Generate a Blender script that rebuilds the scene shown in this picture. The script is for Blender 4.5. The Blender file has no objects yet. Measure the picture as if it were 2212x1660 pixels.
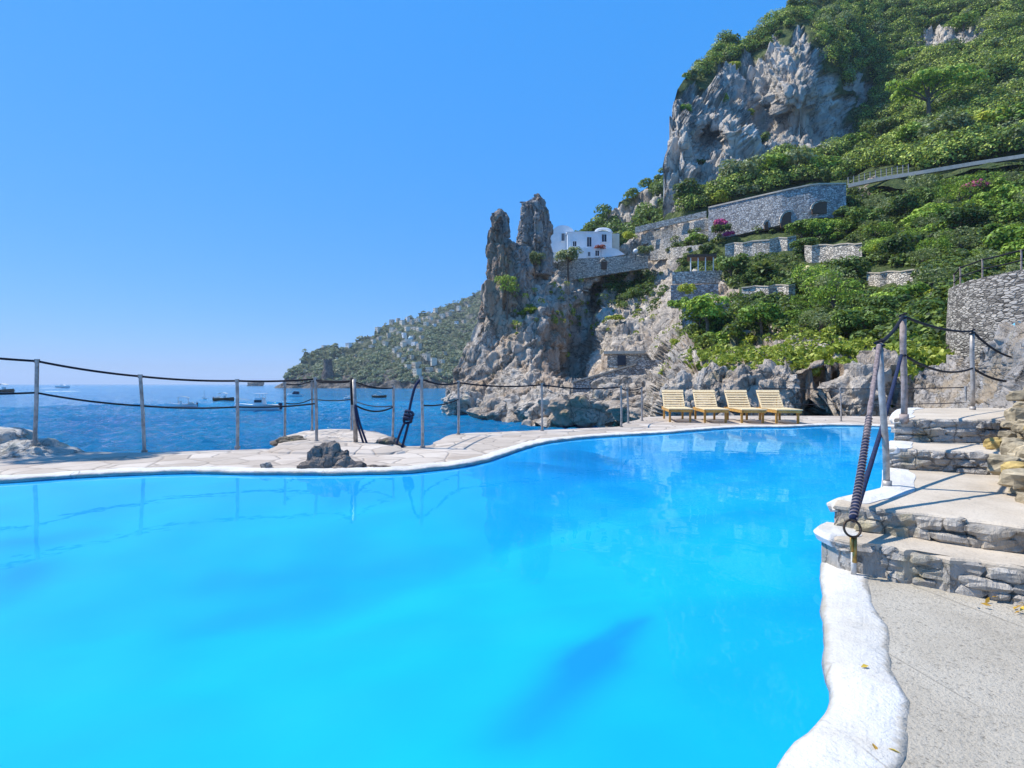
import bpy, bmesh, math, random
import numpy as np
from mathutils import Vector, Matrix, noise
from mathutils.bvhtree import BVHTree

S = bpy.context.scene
C = S.collection
R = math.radians
random.seed(7)
RNG = np.random.default_rng(7)

# ------------------------------------------------------------------ camera
CAMZ = 1.17
cam_d = bpy.data.cameras.new('camera'); cam = bpy.data.objects.new('camera', cam_d); C.objects.link(cam)
cam.location = (0, 0, CAMZ); cam.rotation_euler = (R(90), 0, 0)
cam_d.sensor_fit = 'HORIZONTAL'; cam_d.sensor_width = 36; cam_d.lens = 18.0
cam_d.clip_start = 0.05; cam_d.clip_end = 60000
S.camera = cam
# ------------------------------------------------------------------ sky + sun
SUN_EL, SUN_AZ = 56.0, -72.0          # azimuth from +Y, negative is to the left
w = bpy.data.worlds.new('World'); S.world = w; w.use_nodes = True
nt = w.node_tree; bg = nt.nodes['Background']
sky = nt.nodes.new('ShaderNodeTexSky'); sky.sky_type = 'NISHITA'; sky.sun_disc = False
sky.sun_elevation = R(SUN_EL); sky.sun_rotation = R(SUN_AZ)
sky.altitude = 0; sky.air_density = 1.0; sky.dust_density = 0.15; sky.ozone_density = 1.6
hs = nt.nodes.new('ShaderNodeHueSaturation'); hs.inputs['Saturation'].default_value = 1.09
tint = nt.nodes.new('ShaderNodeMix'); tint.data_type = 'RGBA'; tint.inputs[0].default_value = .70; tint.inputs[7].default_value = (.80, 3.2, 8.3, 1)
nt.links.new(sky.outputs[0], tint.inputs[6]); nt.links.new(tint.outputs[2], hs.inputs['Color']); nt.links.new(hs.outputs[0], bg.inputs[0])
bg.inputs[1].default_value = 0.112
sd = bpy.data.lights.new('sun', 'SUN'); so = bpy.data.objects.new('sun', sd); C.objects.link(so)
sd.energy = 5.0; sd.angle = R(0.5); sd.color = (1.0, 0.95, 0.87)
sdir = Vector((math.sin(R(SUN_AZ)) * math.cos(R(SUN_EL)), math.cos(R(SUN_AZ)) * math.cos(R(SUN_EL)), math.sin(R(SUN_EL))))
so.rotation_euler = (-sdir).to_track_quat('-Z', 'Y').to_euler(); so.location = sdir * 60
S.view_settings.view_transform = 'Standard'; S.view_settings.look = 'None'
S.view_settings.exposure = 0.34; S.view_settings.gamma = 1.0
S.cycles.use_denoising = True
S.cycles.max_bounces = 6; S.cycles.transparent_max_bounces = 12
S.cycles.caustics_reflective = False; S.cycles.caustics_refractive = False

# ------------------------------------------------------------------ helpers
F = 1106.0
SEA = -4.0
def W(x, y, Y):                       # a place in the photograph, at a distance Y in metres
    return Vector(((x - 1106) / F * Y, Y, CAMZ - (y - 830) / F * Y))
def WZ(x, y, z):                      # the same, standing at a height z
    return W(x, y, (CAMZ - z) * F / (y - 830))

def tag(o, label=None, cat=None, group=None, kind=None):
    if label: o['label'] = label
    if cat: o['category'] = cat
    if group: o['group'] = group
    if kind: o['kind'] = kind
    return o
def empty(name, loc=(0, 0, 0), rz=0, **k):
    o = bpy.data.objects.new(name, None); C.objects.link(o); o.location = loc; o.rotation_euler = (0, 0, rz)
    o.empty_display_size = 0.2
    return tag(o, **k)
def link(name, me, mat=None, parent=None, smooth=False):
    o = bpy.data.objects.new(name, me); C.objects.link(o)
    if mat is not None and not me.materials: me.materials.append(mat)
    if parent is not None: o.parent = parent
    if smooth: me.polygons.foreach_set('use_smooth', [True] * len(me.polygons))
    return o
def np_mesh(name, V, Q, n=4):
    V = np.asarray(V, np.float32); Q = np.asarray(Q, np.int32).reshape(-1, n)
    me = bpy.data.meshes.new(name)
    me.vertices.add(len(V)); me.vertices.foreach_set('co', V.ravel())
    me.loops.add(Q.size); me.loops.foreach_set('vertex_index', Q.ravel())
    me.polygons.add(len(Q)); me.polygons.foreach_set('loop_start', np.arange(0, Q.size, n, dtype=np.int32))
    me.update(calc_edges=True); me.validate()
    return me
def grid_quads(nx, ny, flip=False):
    i = np.arange(nx - 1)[:, None]; j = np.arange(ny - 1)[None, :]
    a = i * ny + j; q = np.stack([a, a + ny, a + ny + 1, a + 1], -1).reshape(-1, 4)
    return q[:, ::-1] if flip else q
def attr(me, name, vals):
    a = me.attributes.new(name, 'FLOAT', 'POINT'); a.data.foreach_set('value', np.asarray(vals, np.float32).ravel())
def inpoly(px, py, poly):
    px = np.asarray(px, float); py = np.asarray(py, float); r = np.zeros(px.shape, bool); n = len(poly)
    for i in range(n):
        x1, y1 = poly[i]; x2, y2 = poly[(i + 1) % n]
        if y1 == y2: continue
        c = ((y1 > py) != (y2 > py)) & (px < (x2 - x1) * (py - y1) / (y2 - y1) + x1); r ^= c
    return r

class MB:                              # collects shapes into one mesh
    def __init__(s): s.v = []; s.f = []
    def add(s, vs, fs):
        b = len(s.v); s.v += [tuple(v) for v in vs]; s.f += [tuple(i + b for i in f) for f in fs]; return s
    def box(s, c, d, rz=0, M=None):
        x, y, z = d[0] / 2, d[1] / 2, d[2] / 2; m = Matrix.Rotation(rz, 3, 'Z'); c = Vector(c)
        vs = [Vector(p) for p in ((-x, -y, -z), (x, -y, -z), (x, y, -z), (-x, y, -z), (-x, -y, z), (x, -y, z), (x, y, z), (-x, y, z))]
        vs = [m @ v + c for v in vs]
        if M: vs = [M @ v for v in vs]
        return s.add(vs, [(0, 3, 2, 1), (4, 5, 6, 7), (0, 1, 5, 4), (1, 2, 6, 5), (2, 3, 7, 6), (3, 0, 4, 7)])
    def tube(s, pts, r, n=8, cap=True):
        pts = [Vector(p) for p in pts]; rs = r if isinstance(r, (list, tuple)) else [r] * len(pts)
        vs = []; fs = []; ref = None
        for i, p in enumerate(pts):
            t = (pts[min(i + 1, len(pts) - 1)] - pts[max(i - 1, 0)]).normalized()
            if ref is None: ref = Vector((0, 0, 1)) if abs(t.z) < .9 else Vector((1, 0, 0))
            u = t.cross(ref).normalized(); v = u.cross(t).normalized(); ref = v
            for k in range(n):
                a = 2 * math.pi * k / n; vs.append(p + (u * math.cos(a) + v * math.sin(a)) * rs[i])
        for i in range(len(pts) - 1):
            for k in range(n):
                a = i * n + k; b = i * n + (k + 1) % n; fs.append((a, b, b + n, a + n))
        if cap: fs.append(tuple(range(n - 1, -1, -1))); fs.append(tuple(range((len(pts) - 1) * n, len(pts) * n)))
        return s.add(vs, fs)
    def loft(s, rings, cap=True):
        n = len(rings[0]); vs = [p for r in rings for p in r]; fs = []
        for i in range(len(rings) - 1):
            for k in range(n):
                a = i * n + k; b = i * n + (k + 1) % n; fs.append((a, b, b + n, a + n))
        if cap: fs.append(tuple(range(n - 1, -1, -1))); fs.append(tuple(range((len(rings) - 1) * n, len(rings) * n)))
        return s.add(vs, fs)
    def prism(s, poly, z0, z1):
        n = len(poly); vs = [(x, y, z0) for x, y in poly] + [(x, y, z1) for x, y in poly]
        fs = [tuple(range(n - 1, -1, -1)), tuple(range(n, 2 * n))] + [(i, (i + 1) % n, n + (i + 1) % n, n + i) for i in range(n)]
        return s.add(vs, fs)
    def build(s, name, mat=None, parent=None, smooth=False, bevel=0):
        me = bpy.data.meshes.new(name); me.from_pydata(s.v, [], s.f); me.update()
        bm = bmesh.new(); bm.from_mesh(me); bmesh.ops.recalc_face_normals(bm, faces=bm.faces)
        if bevel: bmesh.ops.bevel(bm, geom=list(bm.edges), offset=bevel, segments=1, affect='EDGES', clamp_overlap=True)
        bm.to_mesh(me); bm.free()
        return link(name, me, mat, parent, smooth)

def smoothline(pts, n, closed=False):  # Catmull-Rom, evenly resampled
    P = [Vector(p).to_3d() for p in pts]; out = []; m = len(P)
    for i in range(m if closed else m - 1):
        if closed: p0, p1, p2, p3 = P[i - 1], P[i], P[(i + 1) % m], P[(i + 2) % m]
        else: p0, p1, p2, p3 = P[max(i - 1, 0)], P[i], P[i + 1], P[min(i + 2, m - 1)]
        for k in range(8):
            t = k / 8; out.append(.5 * ((2 * p1) + (p2 - p0) * t + (2 * p0 - 5 * p1 + 4 * p2 - p3) * t * t + (3 * p1 - p0 - 3 * p2 + p3) * t ** 3))
    if not closed: out.append(P[-1])
    else: out.append(out[0])
    d = [0]
    for a, b in zip(out, out[1:]): d.append(d[-1] + (b - a).length)
    res = []; j = 0
    for k in range(n):
        L = d[-1] * k / (n if closed else n - 1)
        while j < len(d) - 2 and d[j + 1] < L: j += 1
        t = (L - d[j]) / max(d[j + 1] - d[j], 1e-9); res.append(out[j].lerp(out[j + 1], min(t, 1)))
    return res
def sag(a, b, s, n=14):
    a, b = Vector(a), Vector(b)
    return [a.lerp(b, k / n) - Vector((0, 0, s * 4 * (k / n) * (1 - k / n))) for k in range(n + 1)]

# ------------------------------------------------------------------ materials
class NT:
    def __init__(s, name):
        s.m = bpy.data.materials.new(name); s.m.use_nodes = True; s.t = s.m.node_tree; s.b = s.t.nodes['Principled BSDF']
        s.b.inputs['Specular IOR Level'].default_value = 0.25
        s.out = s.t.nodes['Material Output']
        s.pos = s.n('ShaderNodeNewGeometry').outputs['Position']
    def n(s, k, **kw):
        o = s.t.nodes.new(k)
        for a, b in kw.items(): setattr(o, a, b)
        return o
    def l(s, a, b): s.t.links.new(a, b)
    def map(s, scale, vec=None):
        m = s.n('ShaderNodeMapping'); m.inputs['Scale'].default_value = scale if isinstance(scale, (tuple, list)) else (scale,) * 3
        s.l(vec or s.pos, m.inputs['Vector']); return m.outputs[0]
    def noise(s, scale, detail=6, rough=.6, vec=None, dist=0):
        o = s.n('ShaderNodeTexNoise'); o.inputs['Scale'].default_value = scale; o.inputs['Detail'].default_value = detail
        o.inputs['Roughness'].default_value = rough; o.inputs['Distortion'].default_value = dist; s.l(vec or s.pos, o.inputs['Vector']); return o.outputs[0]
    def voro(s, scale, feature='F1', vec=None, out='Distance'):
        o = s.n('ShaderNodeTexVoronoi', feature=feature); o.inputs['Scale'].default_value = scale; s.l(vec or s.pos, o.inputs['Vector']); return o.outputs[out]
    def ramp(s, fac, stops, interp='LINEAR'):
        o = s.n('ShaderNodeValToRGB'); o.color_ramp.interpolation = interp; e = o.color_ramp.elements
        while len(e) < len(stops): e.new(.5)
        for k, (p, c) in enumerate(stops):
            e[k].position = p; e[k].color = (c, c, c, 1) if isinstance(c, (int, float)) else (*c, 1)
        s.l(fac, o.inputs[0]); return o.outputs[0]
    def mix(s, fac, a, b, mode='MIX'):
        o = s.n('ShaderNodeMix', data_type='RGBA', blend_type=mode)
        for sock, v in ((o.inputs[0], fac), (o.inputs[6], a), (o.inputs[7], b)):
            if hasattr(v, 'links'): s.l(v, sock)
            elif isinstance(v, (int, float)): sock.default_value = v
            else: sock.default_value = (*v, 1)
        return o.outputs[2]
    def math(s, op, a, b=0.):
        o = s.n('ShaderNodeMath', operation=op)
        for sock, v in ((o.inputs[0], a), (o.inputs[1], b)):
            if hasattr(v, 'links'): s.l(v, sock)
            else: sock.default_value = v
        return o.outputs[0]
    def bump(s, h, strength=.5, dist=.1, prev=None):
        o = s.n('ShaderNodeBump'); o.inputs['Strength'].default_value = strength; o.inputs['Distance'].default_value = dist
        s.l(h, o.inputs['Height'])
        if prev: s.l(prev, o.inputs['Normal'])
        return o.outputs[0]
    def attr(s, name): return s.n('ShaderNodeAttribute', attribute_name=name).outputs['Fac']
    def fin(s, col=None, rough=.85, normal=None):
        if col is not None:
            if hasattr(col, 'links'): s.l(col, s.b.inputs['Base Color'])
            else: s.b.inputs['Base Color'].default_value = (*col, 1)
        if hasattr(rough, 'links'): s.l(rough, s.b.inputs['Roughness'])
        else: s.b.inputs['Roughness'].default_value = rough
        if normal: s.l(normal, s.b.inputs['Normal'])
        return s.m

def mat_plain(name, col, rough=.7, var=.12, scale=6., metal=0, bump=0):
    t = NT(name); n = t.noise(scale, 5); d = tuple(c * (1 - var * 2) for c in col); u = tuple(min(c * (1 + var), 1) for c in col)
    t.b.inputs['Metallic'].default_value = metal
    return t.fin(t.ramp(n, [(.3, d), (.7, u)]), rough, t.bump(n, bump, .02) if bump else None)

def mat_rock(name, k=1.0, light=(.74, .65, .54), mid=(.49, .42, .345), dark=(.13, .115, .10), stain_shade=(.42, .27, .15), stain_amt=.55, veg=True, bscale=1.0):
    t = NT(name)
    v = t.map((k, k, k * .55))
    big = t.noise(.12, 6, .65, v); fine = t.noise(.9, 8, .7, v, 1.0)
    wv = t.n('ShaderNodeTexNoise'); wv.inputs['Scale'].default_value = .7 * k; wv.inputs['Detail'].default_value = 5; t.l(t.pos, wv.inputs['Vector'])
    ws = t.n('ShaderNodeVectorMath', operation='SCALE'); ws.inputs['Scale'].default_value = 2.6; t.l(wv.outputs['Color'], ws.inputs[0])
    wa = t.n('ShaderNodeVectorMath', operation='ADD'); t.l(t.map((k, k, k * .3)), wa.inputs[0]); t.l(ws.outputs[0], wa.inputs[1])
    cr = t.voro(.42, 'DISTANCE_TO_EDGE', wa.outputs[0])
    col = t.ramp(t.math('ADD', t.math('MULTIPLY', big, .45), t.math('MULTIPLY', fine, .55)), [(.34, dark), (.45, mid), (.60, light)])
    st = t.ramp(t.noise(.10, 5, .6, t.map((k, k, k * .3))), [(.50, 0.), (.62, stain_amt)])
    col = t.mix(st, col, stain_shade)
    och = t.ramp(t.noise(.35, 4, .6, t.map(k)), [(.60, 0.), (.72, .6)])
    col = t.mix(och, col, (.40, .33, .14))
    col = t.mix(t.ramp(cr, [(.0, .7), (.035, 0.)]), col, tuple(c * .7 for c in dark))
    if veg:
        och2 = t.math('MULTIPLY', t.attr('ochre'), t.ramp(t.noise(.3, 5, .65, t.map((k, k, k * .3))), [(.3, .2), (.6, 1.)]))
        col = t.mix(och2, col, (.33, .185, .095))
        gcol = t.ramp(t.noise(.8, 5, .7, t.map(k)), [(.3, (.030, .050, .014)), (.5, (.075, .11, .028)), (.68, (.17, .18, .06))])
        col = t.mix(t.attr('veg'), col, gcol)
    h = t.math('ADD', t.math('MULTIPLY', fine, 1.2), t.math('MULTIPLY', t.ramp(cr, [(0, 0.), (.05, 1.)]), .22))
    return t.fin(col, .9, t.bump(t.noise(4, 6, .7, v), .5, .12 * bscale, t.bump(h, .9, .9 * bscale)))

M = {}
M['cliff'] = mat_rock('cliff_limestone', 1.0)
M['mountain'] = mat_rock('mountain_limestone', .55, light=(.74, .655, .545), mid=(.52, .465, .39), dark=(.17, .155, .135), stain_shade=(.38, .31, .24), stain_amt=.4, bscale=1.6)
M['needle'] = mat_rock('needle_limestone', 1.0, light=(.48, .42, .36), mid=(.28, .235, .20), dark=(.08, .07, .06), stain_shade=(.36, .22, .12), stain_amt=.6, veg=False)
M['bank'] = mat_rock('bank_limestone', 4.0, light=(.5, .46, .42), mid=(.34, .31, .28), dark=(.14, .13, .12), stain_shade=(.42, .30, .16), stain_amt=.5, veg=False, bscale=.2)
M['boulder'] = mat_rock('boulder_limestone', 6.0, light=(.58, .54, .48), mid=(.42, .38, .34), dark=(.12, .11, .10), stain_shade=(.34, .25, .17), stain_amt=.4, veg=False, bscale=.10)
M['pale_boulder'] = mat_rock('pale_boulder', 5.0, light=(.70, .65, .57), mid=(.50, .455, .395), dark=(.17, .155, .14), stain_shade=(.45, .36, .25), stain_amt=.4, veg=False, bscale=.13)
M['outcrop'] = mat_rock('outcrop_limestone', 8.0, light=(.34, .28, .23), mid=(.19, .155, .13), dark=(.06, .055, .05), stain_shade=(.2, .17, .1), stain_amt=.5, veg=False, bscale=.12)

def mat_headland():
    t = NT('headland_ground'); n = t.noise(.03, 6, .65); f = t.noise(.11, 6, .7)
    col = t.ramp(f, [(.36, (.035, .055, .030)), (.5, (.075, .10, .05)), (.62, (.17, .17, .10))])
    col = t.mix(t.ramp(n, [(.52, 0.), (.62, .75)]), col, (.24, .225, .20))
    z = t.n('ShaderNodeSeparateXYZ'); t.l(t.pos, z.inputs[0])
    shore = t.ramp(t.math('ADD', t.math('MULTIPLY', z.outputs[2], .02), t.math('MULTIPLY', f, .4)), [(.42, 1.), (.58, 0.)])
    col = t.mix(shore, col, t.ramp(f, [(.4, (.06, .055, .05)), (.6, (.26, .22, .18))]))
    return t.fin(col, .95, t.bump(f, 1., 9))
M['headland'] = mat_headland()

def mat_leaf(name, dark, mid, light, scale=.35, trans=.25, lo=.25, md=.52, hi=.82):
    t = NT(name)
    ri = t.n('ShaderNodeNewGeometry').outputs['Random Per Island']; oi = t.n('ShaderNodeObjectInfo').outputs['Random']
    n = t.noise(scale, 3, .6)
    f = t.math('ADD', t.math('ADD', t.math('MULTIPLY', ri, .5), t.math('MULTIPLY', n, .55)), t.math('MULTIPLY', t.math('SUBTRACT', oi, .5), .32))
    col = t.ramp(f, [(lo, dark), (md, mid), (hi, light)])
    t.b.inputs['Specular IOR Level'].default_value = .3
    t.fin(col, .55)
    tr = t.n('ShaderNodeBsdfTranslucent'); t.l(t.mix(.5, col, (.35, .42, .05), 'MIX'), tr.inputs[0])
    mx = t.n('ShaderNodeMixShader'); mx.inputs[0].default_value = trans
    t.l(t.b.outputs[0], mx.inputs[1]); t.l(tr.outputs[0], mx.inputs[2]); t.l(mx.outputs[0], t.out.inputs[0])
    return t.m
M['leaf'] = mat_leaf('leaf_green', (.04, .10, .010), (.19, .33, .03), (.46, .60, .08))
M['leaf_dark'] = mat_leaf('leaf_dark', (.018, .045, .010), (.06, .125, .02), (.18, .28, .05))
M['leaf_olive'] = mat_leaf('leaf_olive', (.08, .115, .045), (.22, .27, .11), (.42, .46, .23))
M['leaf_yellow'] = mat_leaf('leaf_yellow', (.14, .18, .015), (.38, .44, .03), (.60, .60, .07))
M['maquis'] = mat_leaf('maquis_leaf', (.012, .035, .006), (.145, .25, .03), (.58, .66, .12), scale=.22, lo=.36, md=.55, hi=.76)
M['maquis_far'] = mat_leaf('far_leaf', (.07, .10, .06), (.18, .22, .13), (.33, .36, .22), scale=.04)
M['flower'] = mat_leaf('bougainvillea', (.25, .01, .08), (.50, .03, .20), (.65, .08, .35))
M['flower_red'] = mat_leaf('red_flower', (.25, .02, .02), (.45, .05, .04), (.55, .12, .10))
M['dry'] = mat_leaf('dry_leaf', (.30, .14, .02), (.55, .33, .04), (.75, .55, .08), scale=4)
M['tuft'] = mat_leaf('tuft_grass', (.13, .18, .02), (.33, .40, .05), (.55, .55, .10))
M['under'] = mat_leaf('undergrowth_leaf', (.015, .035, .008), (.07, .13, .02), (.24, .32, .06), scale=.25, lo=.34, md=.54, hi=.78)  # shade in the gaps between trees is put into this darker leaf colour
M['bark'] = mat_plain('bark', (.16, .12, .09), .9, .3, 8)

def mat_stonewall(name, sx=1.0, zf=1.7, light=(.42, .38, .33), mid=(.28, .255, .225), dark=(.10, .09, .08), d=.06):
    t = NT(name); mp = t.map((sx, sx, sx * zf)); nz = t.noise(1.3, 3, .5, mp)
    o = t.n('ShaderNodeVectorMath', operation='ADD'); t.l(mp, o.inputs[0])
    sc = t.n('ShaderNodeVectorMath', operation='SCALE'); sc.inputs['Scale'].default_value = .35
    nn = t.n('ShaderNodeTexNoise'); nn.inputs['Scale'].default_value = 1.5; t.l(mp, nn.inputs['Vector']); t.l(nn.outputs['Color'], sc.inputs[0]); t.l(sc.outputs[0], o.inputs[1])
    e = t.voro(1.0, 'DISTANCE_TO_EDGE', o.outputs[0]); c = t.voro(1.0, 'F1', o.outputs[0], 'Color')
    sp = t.n('ShaderNodeSeparateColor'); t.l(c, sp.inputs[0])
    col = t.ramp(t.math('ADD', t.math('MULTIPLY', sp.outputs[0], .6), t.math('MULTIPLY', t.noise(3, 6, .7, mp), .4)), [(.25, dark), (.45, mid), (.75, light)])
    col = t.mix(t.ramp(e, [(.02, .85), (.09, 0.)]), col, tuple(x * .45 for x in dark))
    h = t.ramp(e, [(0, 0.), (.16, 1.)])
    return t.fin(col, .9, t.bump(t.noise(5, 6, .7, mp), .4, d * .5, t.bump(h, 1., d)))
M['wall_near'] = mat_stonewall('stone_wall_near', 3.2, 2.6, light=(.52, .47, .41), mid=(.36, .33, .29), dark=(.14, .125, .11))
M['wall_far'] = mat_stonewall('stone_wall_far', 2.0, light=(.74, .66, .55), mid=(.58, .52, .44), dark=(.34, .305, .26), d=.10)
M['wall_road'] = mat_stonewall('road_wall_stone', 2.0, light=(.56, .55, .52), mid=(.42, .415, .40), dark=(.25, .245, .24), d=.10)
M['riser'] = mat_stonewall('riser_stone', 7.0, light=(.55, .50, .44), mid=(.40, .37, .33), dark=(.18, .165, .145), d=.02)
M['facing'] = mat_rock('facing_limestone', 7.0, light=(.62, .57, .50), mid=(.45, .41, .36), dark=(.17, .155, .135), stain_shade=(.45, .33, .18), stain_amt=.5, veg=False, bscale=.09)
M['rubble'] = mat_plain('rubble_stone', (.40, .33, .22), .9, .35, 9, bump=.8)
M['rubble_b'] = mat_plain('rubble_ochre', (.46, .33, .12), .9, .35, 9, bump=.8)

def mat_paving():
    t = NT('paving_stone')
    nn = t.n('ShaderNodeTexNoise'); nn.inputs['Scale'].default_value = 1.2; t.l(t.pos, nn.inputs['Vector'])
    sc = t.n('ShaderNodeVectorMath', operation='SCALE'); sc.inputs['Scale'].default_value = .35; t.l(nn.outputs['Color'], sc.inputs[0])
    o = t.n('ShaderNodeVectorMath', operation='ADD'); t.l(t.map((1., 1., 0.01)), o.inputs[0]); t.l(sc.outputs[0], o.inputs[1])
    e = t.voro(2.1, 'DISTANCE_TO_EDGE', o.outputs[0]); c = t.voro(2.1, 'F1', o.outputs[0], 'Color')
    sp = t.n('ShaderNodeSeparateColor'); t.l(c, sp.inputs[0])
    f = t.noise(7, 6, .7)
    col = t.ramp(t.math('ADD', t.math('MULTIPLY', sp.outputs[0], .5), t.math('MULTIPLY', f, .5)), [(.2, (.37, .31, .25)), (.5, (.48, .41, .34)), (.8, (.56, .49, .415))])
    col = t.mix(t.ramp(e, [(.010, .75), (.035, 0.)]), col, (.27, .225, .185))
    col = t.mix(t.ramp(t.noise(.9, 5, .6), [(.48, 0.), (.66, .6)]), col, (.34, .27, .21))
    h = t.math('ADD', t.ramp(e, [(0, 0.), (.06, 1.)]), t.math('MULTIPLY', f, .5))
    return t.fin(col, .85, t.bump(h, .7, .02))
M['paving'] = mat_paving()
def mat_concrete(name, a, b, c, speck=.5, bs=.5):
    t = NT(name); n = t.noise(2.2, 6, .65); f = t.noise(60, 4, .75); g = t.noise(170, 2, .6)
    col = t.ramp(n, [(.3, a), (.5, b), (.7, c)])
    col = t.mix(t.ramp(f, [(.30, speck), (.45, 0.)]), col, tuple(x * .42 for x in a))
    col = t.mix(t.ramp(g, [(.33, speck * .8), (.42, 0.)]), col, tuple(x * .5 for x in a))
    cr = t.voro(1.1, 'DISTANCE_TO_EDGE', t.map((1, 1, .01)))
    col = t.mix(t.math('MULTIPLY', t.ramp(cr, [(.0, .6), (.006, 0.)]), t.ramp(n, [(.45, 0.), (.6, 1.)])), col, tuple(x * .4 for x in a))
    return t.fin(col, .85, t.bump(t.math('ADD', f, t.math('MULTIPLY', n, .6)), bs, .012))
M['floor'] = mat_concrete('rough_concrete', (.37, .325, .255), (.45, .40, .32), (.51, .46, .375), .9, 1.)
M['tread'] = mat_concrete('tread_concrete', (.42, .35, .265), (.53, .45, .35), (.60, .52, .415), .45, .6)
def mat_whitewash():
    t = NT('whitewash'); n = t.noise(1.6, 7, .7); f = t.noise(26, 6, .75); g = t.noise(120, 3, .6); p = t.noise(5, 6, .7)
    col = t.ramp(n, [(.3, (.50, .47, .41)), (.5, (.62, .60, .56)), (.65, (.69, .68, .66))])
    col = t.mix(t.ramp(p, [(.52, 0.), (.68, .55)]), col, (.50, .45, .37))
    col = t.mix(t.ramp(f, [(.27, .8), (.40, 0.)]), col, (.40, .36, .30))
    col = t.mix(t.ramp(g, [(.30, .5), (.42, 0.)]), col, (.45, .42, .38))
    cr = t.voro(1.6, 'DISTANCE_TO_EDGE', t.map((1, 1, .2))); col = t.mix(t.math('MULTIPLY', t.ramp(cr, [(0, .8), (.007, 0.)]), t.ramp(n, [(.45, 0.), (.55, 1.)])), col, (.25, .22, .18))
    ac = t.attr('across'); worn = t.math('ADD', ac, t.math('MULTIPLY', t.math('SUBTRACT', t.noise(3.5, 7, .72), .5), 1.1))
    col = t.mix(t.ramp(worn, [(.86, 0.), (1.0, .92)]), col, t.mix(f, (.33, .29, .23), (.48, .43, .35)))
    edge_ = t.math('MULTIPLY', t.ramp(t.math('ADD', ac, t.math('MULTIPLY', t.math('SUBTRACT', t.noise(8, 6, .7), .5), .22)), [(.02, 1.), (.09, 0.)]), t.math('GREATER_THAN', ac, .0001))
    col = t.mix(t.math('MULTIPLY', edge_, .6), col, (.30, .26, .19))
    return t.fin(col, .85, t.bump(f, .9, .014, t.bump(n, .6, .07)))
M['coping'] = mat_whitewash()
M['white'] = mat_plain('white_plaster', (.80, .80, .79), .8, .05, .8)
M['cream'] = mat_plain('cream_plaster', (.70, .62, .50), .8, .08, .8)
M['glass'] = mat_plain('dark_window', (.03, .035, .05), .2, .1, 1)
M['shutter'] = mat_plain('brown_wood', (.12, .07, .045), .6, .2, 6)
M['pipe'] = mat_plain('weathered_pipe', (.42, .38, .34), .5, .25, 14, metal=.35)
M['pipe_dark'] = mat_plain('dark_pipe', (.10, .085, .075), .6, .25, 14)
M['post_wood'] = mat_plain('post_wood', (.36, .28, .24), .7, .3, 16)
M['rope'] = mat_plain('black_rope', (.016, .016, .022), .8, .3, 60)
M['rope_navy'] = mat_plain('navy_rope', (.02, .03, .075), .8, .3, 60)
M['rope_brown'] = mat_plain('wrapped_rope', (.27, .21, .20), .85, .3, 60)
M['iron'] = mat_plain('rusty_ring', (.10, .07, .05), .5, .4, 50, metal=.6)
M['brass'] = mat_plain('brass_shackle', (.45, .28, .08), .4, .3, 30, metal=.6)
def mat_wood():
    t = NT('pine_wood'); tc = t.n('ShaderNodeTexCoord').outputs['Object']
    g = t.noise(3, 5, .6, t.map((14, 2, 14), tc)); oi = t.n('ShaderNodeObjectInfo').outputs['Random']
    return t.fin(t.ramp(g, [(.3, (.60, .42, .20)), (.52, (.78, .60, .34)), (.75, (.86, .72, .48))]), .5, t.bump(g, .2, .005))
M['wood'] = mat_wood()
M['wood_dark'] = mat_plain('wood_leg', (.58, .32, .08), .5, .2, 9)

# ------------------------------------------------------------------ sea
def make_sea():
    rr = np.concatenate([np.geomspace(24, 160, 420), np.geomspace(164, 9000, 80)])
    th = np.linspace(R(-80), R(80), 760)
    Rr, T = np.meshgrid(rr, th, indexing='ij'); X = Rr * np.sin(T); Y = Rr * np.cos(T); Z = np.zeros_like(X)
    rg = np.random.default_rng(3)
    for k in range(34):
        L = 0.6 * (1.13 ** k) if k < 20 else rg.uniform(.7, 3.5)
        a = rg.normal(R(75), R(38)); kx, ky = math.cos(a) * 2 * math.pi / L, math.sin(a) * 2 * math.pi / L
        amp = .024 * L ** .6 * rg.uniform(.5, 1.)
        ph = rg.uniform(0, 6.3)
        s = np.sin(kx * X + ky * Y + ph + .8 * np.sin(.13 * X * rg.uniform(.4, 1) + .1 * Y + ph))
        att = np.clip(L * 60 / Rr, 0, 1)
        Z += amp * att * (2 * ((s * .5 + .5) ** 1.6) - .8)
    V = np.stack([X, Y, Z + SEA], -1).reshape(-1, 3)
    me = np_mesh('sea', V, grid_quads(len(rr), len(th)))
    t = NT('sea_water'); t.b.inputs['IOR'].default_value = 1.33; t.b.inputs['Specular IOR Level'].default_value = .34
    n1 = t.noise(1.3, 7, .72, t.map((.7, 1.7, 1.))); n2 = t.noise(.02, 4, .6); n3 = t.noise(2.5, 4, .6, t.map((1, 1.8, 1)))
    col = t.ramp(n2, [(.35, (.0, .13, .31)), (.6, (.0, .20, .41))])
    sh = t.n('ShaderNodeSeparateXYZ'); t.l(t.pos, sh.inputs[0])
    t.fin(col, .10, t.bump(n3, .7, .12, t.bump(n1, 1., .5)))
    o = link('sea', me, t.m, smooth=True)
    tag(o, 'deep blue rippled sea stretching to the horizon behind the rope fence', 'sea', kind='structure')
make_sea()

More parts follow.
